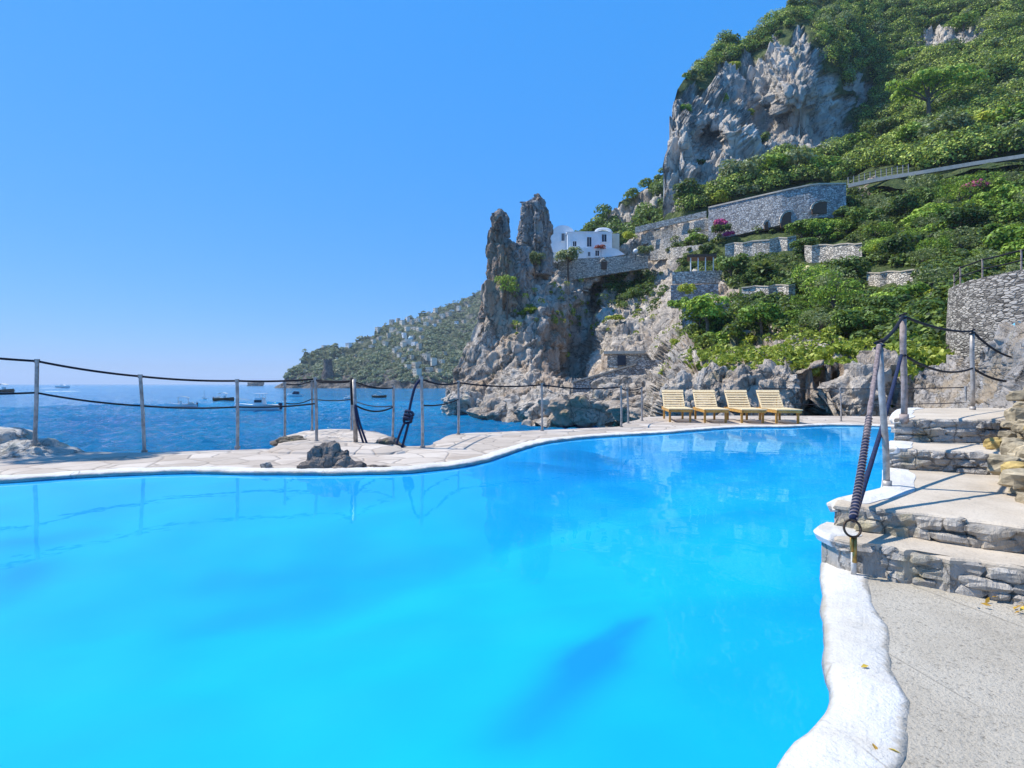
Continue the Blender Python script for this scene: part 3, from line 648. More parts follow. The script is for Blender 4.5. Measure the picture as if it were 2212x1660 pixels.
steps = [  # (front-left, front-right), left edge points going back, back-right extra, z low, z high
    dict(fl=(1.885, 2.98), fr=(3.16, 1.96), left=[(1.90, 3.16), (2.04, 3.30)], back=[(3.2, 3.4), (4.2, 2.6)], z0=.09, z1=.275, rows=2),
    dict(fl=(2.02, 3.21), fr=(3.6, 2.02), left=[(2.08, 3.31), (2.23, 3.40), (2.59, 3.62), (2.73, 3.74), (3.02, 4.12), (3.34, 4.56)], back=[(3.9, 4.9), (5.2, 4.2)], z0=.275, z1=.42, rows=2),
    dict(fl=(3.33, 4.54), fr=(4.9, 3.85), left=[(3.48, 4.75), (3.80, 5.12)], back=[(4.9, 5.3), (5.6, 4.6)], z0=.42, z1=.60, rows=2),
    dict(fl=(3.79, 5.08), fr=(5.6, 4.75), left=[(4.1, 5.5), (5.05, 6.7), (5.6, 7.2)], back=[(7.3, 7.4), (7.5, 5.2)], z0=.60, z1=.83, rows=2)]
for k, s in enumerate(steps):
    st_ = empty('step', (s['fl'][0], s['fl'][1], s['z0'])); st_.parent = stair; st_.matrix_parent_inverse = Matrix.Translation((-2.6, -3.2, -DZ))
    fl, fr_ = s['fl'], s['fr']; poly = jag(fl, fr_, 26, .05, k + 1) + [(x, y) for x, y in reversed(s['back'])] + [(x, y) for x, y in reversed([(p.x, p.y) for p in smoothline([fl] + s['left'], 14)][1:])]
    inv = Matrix.Translation((-s['fl'][0], -s['fl'][1], -s['z0']))
    o = link('tread', tread_mesh(poly, s['z1'], k), M['tread'], st_, smooth=False); o.matrix_parent_inverse = inv
    # core block under the tread
    cx = sum(p[0] for p in poly) / len(poly); cy = sum(p[1] for p in poly) / len(poly)
    core = [(x + (cx - x) * .012, y + (cy - y) * .012) for x, y in poly]
    o = MB().prism(core, -1.2, s['z1'] - .03).build('riser', M['facing'], st_); o.matrix_parent_inverse = inv
    dd_ = (Vector(fr_) - Vector(fl)).normalized(); q_ = Vector((-dd_.y, dd_.x)) * .022; mb = MB(); inset_stone_strip(mb, (fl[0] + .05 + q_.x, fl[1] + q_.y), (fr_[0] + q_.x, fr_[1] + q_.y), s['z0'] - .01, s['z1'] - .012, .06, (3, 2, 3, 3)[k], k + 3, w=(.13, .15, .17, .22)[k], out=.035)
    o = mb.build('facing_stone', M['facing'], st_); o.matrix_parent_inverse = inv
    # white band along the pool-side edge of the tread
    ln = smoothline([fl] + s['left'], 40); mb = MB(); ring = []
    for i, p in enumerate(ln):
        tdir = (ln[min(i + 1, 39)] - ln[max(i - 1, 0)]).normalized(); nn = Vector((tdir.y, -tdir.x, 0)); wd = .17 + .03 * noise.noise(p * 3)
        jz = .004 * noise.noise(p * 9); e_ = min(i, 5) / 5; rd_ = (1 - e_) ** 2 * .05; wd *= .45 + .55 * math.sqrt(max(e_ * (2 - e_), 0)); jz -= rd_
        ring.append([p + nn * (-.02) + Vector((0, 0, s['z1'] - .055)), p + nn * (-.035) + Vector((0, 0, s['z1'] - .02)), p + nn * (-.01) + Vector((0, 0, s['z1'] + .007 + jz)), p + nn * wd * .5 + Vector((0, 0, s['z1'] + .012 + jz)), p + nn * wd + Vector((0, 0, s['z1'] + .005)), p + nn * wd + Vector((0, 0, s['z1'] - .04))])
    o = MB().loft(ring).build('white_edge', M['coping'], st_, smooth=False); o.matrix_parent_inverse = inv

# rubble wall at the right of the steps
rw = empty('rubble_wall', (3.3, 2.9, .09), label='ochre dry stone rubble heaped along the right side of the steps', cat='rubble wall')
rg = random.Random(5); mbs = [MB(), MB()]
path = smoothline([(2.62, 2.30, .40), (2.95, 2.75, .42), (3.15, 3.1, .42), (3.6, 3.72, .42), (4.15, 4.36, .42), (4.55, 4.66, .6), (5.05, 5.05, .83), (5.6, 5.5, .85), (6.9, 6.6, .9)], 30)
for i, p in enumerate(path):
    hgt = np.interp(i, [0, 8, 14, 20, 29], [.22, .45, .75, .95, .6])
    for q in range(int(hgt / .1) * 9):
        u = rg.uniform(0, 1); c = p + Vector((.06 + u * 1.0 + rg.uniform(-.06, .06), -u * .75 + rg.uniform(-.12, .12), 0)); c.z += rg.uniform(0, 1) * hgt * (.35 + .65 * u)
        r = rg.uniform(.04, .10); stone(mbs[rg.random() < .3], c, (r * rg.uniform(.9, 1.4), r, r * rg.uniform(.6, .9)), rg.uniform(0, 3), rg)
o = mbs[0].build('rubble', M['rubble'], rw); o.matrix_parent_inverse = Matrix.Translation((-3.3, -2.9, -.09))
o = mbs[1].build('ochre_rubble', M['rubble_b'], rw); o.matrix_parent_inverse = Matrix.Translation((-3.3, -2.9, -.09))

# ------------------------------------------------------------------ rock platform, boulders
pl = [(598, 962), (612, 944), (640, 935), (675, 930), (760, 928), (815, 934), (848, 945), (862, 962), (850, 976), (600, 975)]
pp = [G(x, y, .13) for x, y in pl]; pv = smoothline(pp, 72, closed=True); cc = sum(pv, Vector()) / 72; rings = []
for u, z in ((1.15, -4.5), (1.08, -1.2), (1.04, -.2), (1.02, .04), (.985, .12), (.9, .15), (.6, .17), (.3, .17), (.05, .17)):
    rings.append([Vector((cc.x + (p.x - cc.x) * u * (1 + .05 * noise.noise(p * 1.4) + .03 * noise.noise(p * 4 + Vector((0, 0, z * 3)))), cc.y + (p.y - cc.y) * u * (1 + .04 * noise.noise(p * 1.4)), z + .025 * noise.noise(p * 2.5 + Vector((0, 0, u * 2))))) for p in pv])
o = MB().loft(rings).build('rock_platform', M['paving']); tag(o, 'rounded paved rock platform jutting out over the sea behind the fence', 'platform', kind='structure')
def rock(loc, dims, seed, label, mat='boulder', cat='boulder', **k):
    o = boulder('boulder', M[mat], loc, dims, seed, **k); return tag(o, label, cat)
rock(WZ(40, 985, .1) + Vector((-.15, .25, .0)), (.85, .45, .26), 3, 'long pale boulder with a flat top lying at the left end of the terrace', 'pale_boulder', flat=.70, amp=.16, cuts=9, sub=5)
rock(W(10, 948, 8.2) + Vector((-.2, 0, 0)), (.78, .45, .30), 12, 'squared pale stone block lying on the long boulder at the left', 'pale_boulder', flat=.6, amp=.11, cuts=9, sub=5)
rock(WZ(693, 1031, .0) + Vector((0, .22, -.04)), (.47, .28, .40), 21, 'dark jagged outcrop breaking through the white pool edge', 'outcrop', 'rock outcrop', amp=.34, cuts=7, sub=5)
rock(WZ(790, 1012, .08) + Vector((.05, .1, -.03)), (.26, .10, .07), 33, 'low flat brown rock lying just right of the dark outcrop', 'outcrop', 'rock', amp=.25)
rock(WZ(570, 1011, .1) + Vector((0, .05, .02)), (.07, .06, .06), 44, 'small white and grey stone on the pool edge', 'boulder', 'stone', amp=.2, sub=3)
rock(WZ(622, 962, .09) + Vector((-.05, .25, .02)), (.36, .22, .14), 51, 'brown rock knob at the left end of the rock platform', 'outcrop', 'rock', amp=.25)
rock(WZ(838, 968, .09) + Vector((.0, .12, .0)), (.30, .2, .16), 52, 'brown rock knob at the right end of the rock platform', 'outcrop', 'rock', amp=.28)
# shore rocks at the foot of the cliff
shore = [(1010, 878, 86, 3.2, 'pale smooth boulder at the seaward foot of the cliff'), (1075, 898, 74, 2.6, 'dark wet boulder in the water below the cliff'), (1110, 880, 76, 3.0, 'grey split boulder under the brown cliff face'),
         (1175, 872, 68, 3.0, 'broad pale boulder with a flat top behind the far rope fence'), (1260, 885, 62, 3.4, 'large layered boulder behind the rope fence post'), (1330, 880, 60, 3.2, 'rounded grey boulder left of the sun loungers'),
         (1345, 846, 66, 2.6, 'pale pointed boulder under the ramp wall'), (1405, 846, 62, 2.2, 'pale pointed boulder right under the ramp wall end'), (1395, 890, 52, 2.6, 'dark fluted boulder next to the first sun lounger')]
for k, (x, y, Y, r, lab) in enumerate(shore):
    rock(W(x, y, Y), (r * 1.35, r, r * .85), 70 + k, lab, 'cliff', amp=.3, cuts=6, sub=5)
for k, (x, y, Y, r, lab) in enumerate([(1480, 858, 29, 1.1, 'tall grey rock behind the first and second sun lounger'), (1545, 850, 28, 1.2, 'pale streaked rock behind the second sun lounger'), (1612, 846, 27.5, 1.1, 'dark rock behind the third sun lounger'),
                                       (1680, 846, 27, 1.3, 'broad pale rock behind the fourth sun lounger'), (1850, 862, 26, 1.4, 'grey rock right of the dark cave'), (1900, 825, 27, 1.5, 'tall pale rock behind the thick handrail rope')]):
    rock(W(x, y, Y), (r * 1.1, r, r * 1.25), 90 + k, lab, 'cliff', amp=.32, cuts=6, sub=5)

# ------------------------------------------------------------------ rope fences
def fence(name, posts, label, cat, ropes, r=.026, pm='pipe', rope_r=.017, sags=None, group=None):
    """posts: (base, top); ropes: fractions of the height"""
    b0 = Vector(posts[0][0]); root = empty(name, b0, label=label, cat=cat); inv = Matrix.Translation(-b0)
    for b, t in posts:
        b, t = Vector(b), Vector(t); mb = MB().tube([b - Vector((0, 0, .05)), b.lerp(t, .5) + Vector((.008, 0, 0)), t], r, 10); mb.tube([b + Vector((0, 0, -.02)), b + Vector((0, 0, .025))], r * 1.7, 10)
        mb.tube([t - Vector((0, 0, .045)), t + Vector((0, 0, .012))], r * 1.35, 10)
        o = mb.build('post', M[pm], root, smooth=False); o.matrix_parent_inverse = inv
    for f, sg in ropes:
        pts = []
        for (b, t), (b2, t2) in zip(posts, posts[1:]):
            a, c = Vector(b).lerp(Vector(t), f), Vector(b2).lerp(Vector(t2), f); pts += sag(a, c, sg * (c - a).length, 12)[(1 if pts else 0):]
        o = MB().tube(pts, rope_r if f > .8 else rope_r * .85, 8).build('rope', M['rope'], root, smooth=True); o.matrix_parent_inverse = inv
    return root, inv
def post(xb, yb, xt, yt, z=DZ): b = WZ(xb, yb, z); return (b, W(xt, yt, b.y))
pA = (Vector((-8.6, 6.0, .1)), Vector((-8.7, 6.0, 1.82))); pB = (W(75, 955, 7.7), W(80, 778, 7.7))
p3, p4, p5 = post(312, 976, 303, 811), post(513, 967, 512, 821), post(684, 955, 681, 817, .14)
root, inv = fence('rope_fence', [pA, pB, p3, p4, p5], 'black rope fence with slim grey posts along the left sea edge of the terrace', 'rope fence', [(.985, .018), (.60, .022)])
g1 = post(769, 966, 764, 819)
p8, p9, p10, p11, p12, p13 = post(913, 967, 910, 815), post(990, 939, 990, 824), post(1171, 931, 1170, 829), post(1342, 923, 1341, 834), post(1357, 915, 1355, 840), post(1387, 909.5, 1386, 837)
root, inv = fence('rope_fence', [p8, p9, p10, p11, p12, p13], 'rope fence of slim posts curving from the knotted hanging rope to the sun loungers', 'rope fence', [(.975, .03)])
# half-height rope stub and knotted hanging rope on its first post
b, t = p8; o = MB().tube(sag(b.lerp(t, .60), p9[0].lerp(p9[1], .66), .05), .014, 8).build('rope', M['rope'], root, smooth=True); o.matrix_parent_inverse = inv
hang = [t - Vector((.0, 0, .02)), t + Vector((-.10, -.02, -.16)), t + Vector((-.17, -.02, -.42)), t + Vector((-.21, -.02, -.62))]
mb = MB().tube(smoothline(hang, 14), .022, 8)
k0 = hang[-1]
for q in range(3):
    mb.tube(smoothline([k0 + Vector((-.05, 0, .05)), k0 + Vector((.05, -.04, .03)), k0 + Vector((.07, .02, -.03)), k0 + Vector((-.05, .04, -.05)), k0 + Vector((-.05, 0, .05))], 16), .022, 8); k0 = k0 + Vector((-.015, .0, -.055))
lp = smoothline([k0 + Vector((-.03, 0, 0)), k0 + Vector((-.12, 0, -.22)), k0 + Vector((-.18, 0, -.46)), k0 + Vector((-.10, -.02, -.50)), k0 + Vector((-.02, 0, -.24)), k0 + Vector((.04, 0, 0))], 30)
mb.tube(lp, .021, 8); o = mb.build('knotted_rope', M['rope_navy'], root, smooth=True); o.matrix_parent_inverse = inv
# platform railing
q1, q2, q3, q4 = post(615, 945, 615, 826, .15), post(674, 931, 673, 820, .16), post(759, 931, 758, 822, .16), post(848, 946, 850, 835, .14)
root, inv = fence('platform_railing', [q1, q2, q3, q4], 'thin rope railing round the rock platform behind the terrace fence', 'railing', [(.97, .035), (.62, .04)], r=.022, rope_r=.013)
# gate post with its ropes
b, t = g1; root = empty('gate_post', b, label='thick dark gate post with a rope loop hanging down to its foot', cat='post'); inv = Matrix.Translation(-b)
o = MB().tube([b - Vector((0, 0, .05)), t], .038, 12).build('post', M['pipe'], root, smooth=True); o.matrix_parent_inverse = inv
mb = MB().tube([t + Vector((-.03, -.01, .02)), t + Vector((-.03, -.012, -.12)), b.lerp(t, .62) + Vector((-.03, -.012, 0))], .03, 8)
o = mb.build('rope', M['rope'], root, smooth=True); o.matrix_parent_inverse = inv
mid = b.lerp(t, .62)
mb = MB().tube(smoothline([mid + Vector((.03, -.04, 0)), mid + Vector((.10, -.05, -.3)), mid + Vector((.20, -.06, -.58)), mid + Vector((.27, -.06, -.78)), mid + Vector((.22, -.06, -.82)), mid + Vector((.15, -.05, -.6)), mid + Vector((.06, -.05, -.3)), mid + Vector((.02, -.04, 0))], 34), .019, 8)
o = mb.build('hanging_rope', M['rope_navy'], root, smooth=True); o.matrix_parent_inverse = inv
mb = MB().tube(sag(p5[0].lerp(p5[1], .97), t - Vector((0, 0, .03)), .02), .015, 8).tube(sag(t - Vector((0, 0, .04)), q4[1] - Vector((0, 0, .03)), .05), .013, 8).tube(sag(mid, q4[0].lerp(q4[1], .6), .10), .015, 8)
o = mb.build('rope', M['rope'], root, smooth=True); o.matrix_parent_inverse = inv
# far railing behind the loungers
f1, f2, f3 = post(1640, 905, 1640, 838), post(1817, 911, 1815, 839), (W(2086, 905, 12.0), W(2086, 836, 12.0))
root, inv = fence('far_railing', [f1, f2, f3], 'slim railing with wires at the far right end of the terrace by the cave', 'railing', [(.98, .004), (.5, .004)], r=.022, rope_r=.012)

# ------------------------------------------------------------------ stair handrail
bA, tA = WZ(1916, 1052, .42), None; tA = W(1900, 742, bA.y); bB = WZ(1953, 905, .83); tB = W(1951, 683, bB.y); bC = WZ(2101, 886, .83); tC = W(2100, 716, bC.y)
hr = empty('stair_handrail', bA, label='weathered handrail posts with ropes climbing beside the stone steps', cat='handrail'); inv = Matrix.Translation(-bA)
def hpart(mb, name, mat, smooth=True, parent=hr):
    o = mb.build(name, M[mat], parent, smooth=smooth); o.matrix_parent_inverse = inv; return o
def pole(b, t, r, mat):
    mb = MB().tube([b - Vector((0, 0, .05)), b.lerp(t, .3) + Vector((.006, 0, 0)), b.lerp(t, .7) - Vector((.004, 0, 0)), t], [r, r, r * 1.02, r], 14).tube([b - Vector((0, 0, .03)), b + Vector((0, 0, .045))], r * 1.4, 14); return hpart(mb, 'post', mat)
pole(bA, tA, .021, 'pipe'); pole(bB, tB, .027, 'post_wood'); pole(bC, tC, .024, 'pipe')
ring_c = W(1841, 1142, 2.87)
main = smoothline([tA + Vector((0, 0, .0)), tA.lerp(ring_c, .3) + Vector((.0, 0, -.015)), tA.lerp(ring_c, .65) + Vector((.0, 0, -.02)), ring_c + Vector((.012, .01, .05))], 40)
hpart(MB().tube(main[:24], [.016 + .002 * math.sin(i * 1.3) for i in range(24)], 10), 'handrail_rope', 'rope_brown')
hpart(MB().tube(main[23:], [.0155 + .004 * i / 16 for i in range(17)], 10), 'handrail_rope', 'rope_navy')
hel = []; N_ = 17 * 24
for i in range(N_):
    u = 18 + (39 - 18) * i / (N_ - 1); k = min(int(u), 38); p = main[k].lerp(main[k + 1], u - k); d = (main[k + 1] - main[k]).normalized(); a1 = d.cross(Vector((1, 0, 0))).normalized(); a2 = d.cross(a1); th = i * 2 * math.pi / 12
    hel.append(p + (a1 * math.cos(th) + a2 * math.sin(th)) * (.0165 + .004 * (u - 18) / 21))
hpart(MB().tube(hel, .0045, 6), 'cord_wrapping', 'rope_brown')
mb = MB().tube(smoothline([tA + Vector((0, 0, -.005)), tA.lerp(tB, .5) - Vector((0, 0, .03)), tB + Vector((0, 0, .0))], 16), .014, 10)
hpart(mb, 'handrail_rope', 'rope')
hpart(MB().tube(sag(tB, tC, .05), .013, 10).tube(sag(tC, W(2184, 772, 7.6), .05), .014, 10), 'handrail_rope', 'rope')
midB = W(1947, 768, bB.y - .03); midC = bC.lerp(tC, .53)
hpart(MB().tube(smoothline([midB, midB.lerp(ring_c, .45) + Vector((0, 0, -.03)), midB.lerp(ring_c, .8), ring_c + Vector((.02, .02, .04))], 24), .015, 10), 'lower_rope', 'rope_navy')
hpart(MB().tube(sag(midB + Vector((.03, 0, .0)), midC, .10), .012, 10).tube(sag(midC, W(2172, 824, 7.4), .03), .016, 10), 'lower_rope', 'rope')
for tt in (tA, tB, tC): hpart(MB().tube(smoothline([tt + Vector((.028 * math.cos(a), .028 * math.sin(a), -.05 + .006 * a)) for a in [k * .7 for k in range(20)]], 60), .008, 6), 'lashing', 'rope')
# ring bolt
pin_b = WZ(1844, 1243, .094)
rb = empty('ring_bolt', pin_b, label='rusty iron ring bolt on a short pale pin holding the handrail rope', cat='ring bolt'); inv2 = Matrix.Translation(-pin_b)
def rpart(mb, name, mat):
    o = mb.build(name, M[mat], rb, smooth=True); o.matrix_parent_inverse = inv2; return o
rc = W(1841, 1142, 2.85); pt = [rc + Vector((math.cos(a) * .046, math.sin(a) * .012, math.sin(a) * .044)) for a in [2 * math.pi * k / 30 for k in range(31)]]
rpart(MB().tube(pt, .0065, 8), 'ring', 'iron')
rpart(MB().tube([rc + Vector((-.004, .0, -.044)), rc + Vector((-.004, 0, -.10)), rc + Vector((.0, 0, -.13))], .009, 8).tube([rc + Vector((.014, 0, -.05)), rc + Vector((.014, 0, -.14)), rc + Vector((.012, 0, -.19))], .011, 8), 'shackle', 'brass')
rpart(MB().tube([pin_b + Vector((0, 0, -.02)), Vector((pin_b.x, pin_b.y, rc.z - .12))], .014, 10), 'pin', 'coping')

# ------------------------------------------------------------------ sun loungers
def make_lounger():
    root = empty('sun_lounger'); Wd, Ls = .64, 1.28; H = .33
    # local: foot at y = -Ls (towards the pool), hinge at y = 0, backrest leans back over +y
    mb = MB()
    for s in (-1, 1): mb.box((s * (Wd / 2 - .02), -.35, H), (.045, 1.80, .09))
    for y in (-1.27, -.64, .05, .56): mb.box((0, y, H), (Wd - .075, .035, .07))
    mb.build('frame', M['wood_dark'], root, bevel=.004)
    mb = MB(); y = -1.265
    while y < -.02: mb.box((0, y, H + .05), (Wd + .02, .066, .03)); y += .078
    mb.build('seat', M['wood'], root, bevel=.004)
    ang = R(46); mt = Matrix.Translation((0, .03, H + .05)) @ Matrix.Rotation(ang, 4, 'X'); mb = MB()
    for s in (-1, 1): mb.box((s * (Wd / 2 - .025), .33, -.025), (.04, .68, .055), M=mt)
    y = .06
    while y < .60: mb.box((0, y, 0), (Wd - .02, .062, .022), M=mt); y += .098
    mb.box((0, .655, .002), (Wd + .01, .10, .036), M=mt)
    mb.build('backrest', M['wood'], root, bevel=.004)
    MB().box((-Wd / 2 + .09, .42, H + .17), (.03, .03, .36), M=None).box((Wd / 2 - .09, .42, H + .17), (.03, .03, .36)).box((0, .42, H + .36), (Wd - .15, .03, .03)).build('backrest_prop', M['wood_dark'], root)
    for sx, yy in ((-1, -1.10), (1, -1.10), (-1, .30), (1, .30)):
        o = MB().box((0, 0, -.155), (.055, .06, .31)).build('leg', M['wood_dark'], root, bevel=.004); o.location = (sx * (Wd / 2 - .045), yy, .31)
    return root
def copy_tree(o, parent=None):
    c = o.copy(); C.objects.link(c)
    if parent: c.parent = parent
    for ch in [x for x in o.children]: copy_tree(ch, c)
    return c
proto = make_lounger(); labs = ['leftmost wooden slatted sun lounger with raised back, next to the fence end', 'second wooden sun lounger from the fence end, with a raised slatted back', 'third wooden sun lounger from the fence end, standing in front of the dark rock', 'rightmost wooden sun lounger, turned towards the dark cave']
for k, (xa, ya, xb, yb, rz) in enumerate([(1447, 912.5, 1491, 912.5, -10), (1523, 914, 1567, 914, -9.5), (1602, 914.7, 1648, 914.7, -8), (1677, 915.5, 1724, 915.5, -9)]):
    o = proto if k == 0 else copy_tree(proto); c = (WZ(xa, ya, DZ) + WZ(xb, yb, DZ)) / 2; a = R(rz)
    o.rotation_euler = (0, 0, a); off = Matrix.Rotation(a, 3, 'Z') @ Vector((0, -1.10, 0)); o.location = (c.x - off.x, c.y - off.y, DZ)
    tag(o, labs[k], 'sun lounger', 'wooden sun loungers on the terrace')

# ------------------------------------------------------------------ round stone wall with railing
wc = Vector((31.2, 27.2, 0)); Rw = 6.1; n = 90; ring = []
z0w, z1w = 1.6, 6.85
for i in range(n + 1):
    a = R(60 + 230 * i / n); d = Vector((math.cos(a), math.sin(a), 0)); jz = .06 * noise.noise(d * 9)
    ring.append([wc + d * (Rw + .25) + Vector((0, 0, z0w - 2)), wc + d * (Rw + .1) + Vector((0, 0, z1w - 2)), wc + d * Rw + Vector((0, 0, z1w + jz)), wc + d * (Rw - .5) + Vector((0, 0, z1w + jz)), wc + d * (Rw - .5) + Vector((0, 0, z0w - 2))])
rwall = MB().loft([r for r in ring]).build('round_stone_wall', M['wall_near']); tag(rwall, 'round dry stone retaining wall standing at the right edge above the steps', 'stone wall')
MB().prism([(wc.x + math.cos(R(a)) * (Rw - .4), wc.y + math.sin(R(a)) * (Rw - .4)) for a in range(0, 360, 8)], z0w - 2, z1w - .05).build('fill', M['floor'], rwall)
ps = []
for a in (135, 157, 176, 195, 215, 235, 255):
    d = Vector((math.cos(R(a)), math.sin(R(a)), 0)); b = wc + d * (Rw - .25) + Vector((0, 0, z1w)); ps.append((b, b + Vector((0, 0, 1.05))))
fence('terrace_railing', ps, 'metal railing along the top of the round stone wall', 'railing', [(.98, .01), (.5, .01)], r=.04, pm='post_wood', rope_r=.045)
o = MB().tube(smoothline([W(2190, 742, 10), W(2188, 725, 10.05), W(2192, 712, 10.1), W(2197, 704, 10.1), W(2203, 700, 10.1)], 14), [.05 + .05 * math.sin(i * .24) for i in range(14)], 12).build('blue_bag', mat_plain('blue_cloth', (.10, .42, .62), .7, .3, 9), smooth=True)
tag(o, 'small light blue cloth bag lying on top of the rock bank', 'bag')

# ------------------------------------------------------------------ walls on the slope
def wallstrip(name, pts, label, cat='stone wall', mat='wall_far', thick=.6, down=0., parent=None):
    """pts: (x, ytop, ybottom, depth)"""
    mb = MB(); ring = []
    for x, yt, yb, Y in pts:
        a, b = W(x, yt, Y), W(x, yb, Y); b.z -= down; bk = Vector((thick * a.x / a.y, thick, 0)); ring.append([b, a, a + bk, b + bk])
    o = mb.loft(ring).build(name, M[mat], parent); 
    if parent is None: tag(o, label, cat)
    return o
def rd(x): return float(np.interp(x, [1340, 1450, 1530, 1600, 1700, 1760, 1830, 2000, 2212, 2300], [126, 121, 117.5, 114.5, 110.5, 108, 105, 99, 92.5, 90]))
xsw = np.linspace(1530, 1828, 16)
def rw_Y(x): return float(np.interp(x, [1530, 1600, 1680, 1760, 1830], [111, 106, 100.5, 97.5, 96.5]))
rwl = empty('road_wall', W(1680, 460, rd(1680)), label='long grey stone wall with two arches carrying the coast road', cat='retaining wall'); inv3 = Matrix.Translation(-rwl.location)
o = wallstrip('wall', [(x, roady(x) - 10, roady(x) + 62, rw_Y(x)) for x in xsw], None, mat='wall_road', parent=rwl, thick=9.0); o.matrix_parent_inverse = inv3
o = wallstrip('parapet_cap', [(x, roady(x) - 13, roady(x) - 10, rw_Y(x) - .15) for x in xsw], None, mat='tread', parent=rwl, thick=1.3); o.matrix_parent_inverse = inv3
def arch(xc, yb, w_, h_, Y, name, parent):
    mb = MB(); pts = []
    for k in range(15):
        a = math.pi * k / 14; pts.append(W(xc - math.cos(a) * w_, yb - math.sin(a) * h_, Y))
    poly = [W(xc - w_, yb + 10, Y)] + pts + [W(xc + w_, yb + 10, Y)]; n_ = len(poly)
    mb.add(poly + [p + Vector((0, .3, 0)) for p in poly], [tuple(range(n_)), tuple(range(2 * n_ - 1, n_ - 1, -1))] + [(i, (i + 1) % n_, n_ + (i + 1) % n_, n_ + i) for i in range(n_)])
    o = mb.build(name, M['shutter'], parent); o.matrix_parent_inverse = inv3
    inn = MB(); ring = []
    for p, p2 in zip(pts, [W(xc - math.cos(math.pi * k / 14) * (w_ + 4), yb - math.sin(math.pi * k / 14) * (h_ + 4), Y) for k in range(15)]): ring.append([p + Vector((0, -.12, 0)), p2 + Vector((0, -.12, 0)), p2 + Vector((0, .2, 0)), p + Vector((0, .2, 0))])
    MB().loft(ring).build('arch_ring', M['wall_far'], o)
arch(1706, 482, 19, 24, rw_Y(1706) - .12, 'arch', rwl); arch(1778, 452, 23, 16, rw_Y(1778) - .12, 'arch', rwl); arch(1658, 486, 6, 7, rw_Y(1658) - .12, 'arch', rwl)
wallstrip('road_parapet', [(x, roady(x) - 10, roady(x) - 2, rd(x) - 2.6) for x in np.linspace(1832, 2300, 24)], 'long pale parapet of the coast road climbing to the right', 'parapet', mat='tread')
wallstrip('road_parapet', [(x, roady(x) - 5, roady(x) + 8, rd(x) - .2) for x in np.linspace(1372, 1526, 8)], 'pale road parapet running from the arched wall towards the villa', 'parapet', mat='wall_far')
for k, (x0, x1, dy0, dy1, hh, lab) in enumerate([(1385, 1545, 14, 12, 14, 'uppermost pale terrace wall beside the villa under the road'), (1395, 1530, 32, 38, 14, 'middle pale terrace wall right of the villa'), (1405, 1520, 52, 66, 14, 'lowest pale terrace wall right of the villa')]):
    wallstrip('terrace_wall', [(x, roady(x) + dy0 + (dy1 - dy0) * (x - x0) / (x1 - x0), roady(x) + dy0 + hh + (dy1 - dy0) * (x - x0) / (x1 - x0), cliff.depth(x, roady(x) + dy0 + hh) - 1.2) for x in np.linspace(x0, x1, 8)], lab, 'terrace wall', mat='wall_far', down=1)
def hill_wall(x0, x1, yt0, yt1, h, label):
    pts = []
    for x in np.linspace(x0, x1, 9):
        yt = yt0 + (yt1 - yt0) * (x - x0) / (x1 - x0) + 1.5 * math.sin(x * .13); pts.append((x, yt, yt + h, min(cliff.depth(x, yt + h), cliff.depth(x, yt + h * .5)) - .9))
    o = wallstrip('terrace_wall', pts, label, 'terrace wall', down=2, thick=3.5); wallstrip('cap', [(x, yt - 2.5, yt, Y - .12) for x, yt, yb, Y in pts], None, mat='tread', parent=o, thick=1.0)
hill_wall(1566, 1720, 530, 512, 24, 'long grey terrace wall below the arches of the road wall'); hill_wall(1738, 1862, 533, 527, 30, 'terrace wall among trees right of the arches')
hill_wall(1602, 1718, 622, 616, 24, 'terrace wall in the middle of the slope under the drooping palm'); hill_wall(1872, 1988, 592, 584, 26, 'terrace wall on the slope left of the round stone wall')
wallstrip('terrace_wall', [(1449, 616, 652, 84), (1500, 615, 655, 83), (1552, 614, 655, 82)], 'dark terrace wall under the pale terrace above the hut', 'terrace wall', mat='wall_road', down=1)
wallstrip('terrace_wall', [(1474, 655, 690, 71), (1530, 654, 694, 70), (1584, 653, 696, 69)], 'lower blue grey terrace wall above the green bushes', 'terrace wall', mat='wall_road', down=2)
wallstrip('terrace_floor', [(1452, 588, 614, 88), (1505, 586, 613, 87), (1560, 584, 612, 86)], 'pale stone terrace wall below the small pergola', 'terrace wall', mat='wall_far', down=0)
# pergola terrace
pg = empty('pergola', W(1515, 586, 88), label='small pergola with slim white posts on the pale terrace', cat='pergola'); ip = Matrix.Translation(-pg.location)
for x in (1492, 1508, 1524, 1541):
    o = MB().tube([W(x, 588, 88), W(x, 554, 88)], .10, 6).build('post', M['white'], pg); o.matrix_parent_inverse = ip
o = wallstrip('roof', [(1484, 550, 556, 87.5), (1548, 548, 554, 87.5)], None, mat='shutter', parent=pg, thick=3); o.matrix_parent_inverse = ip
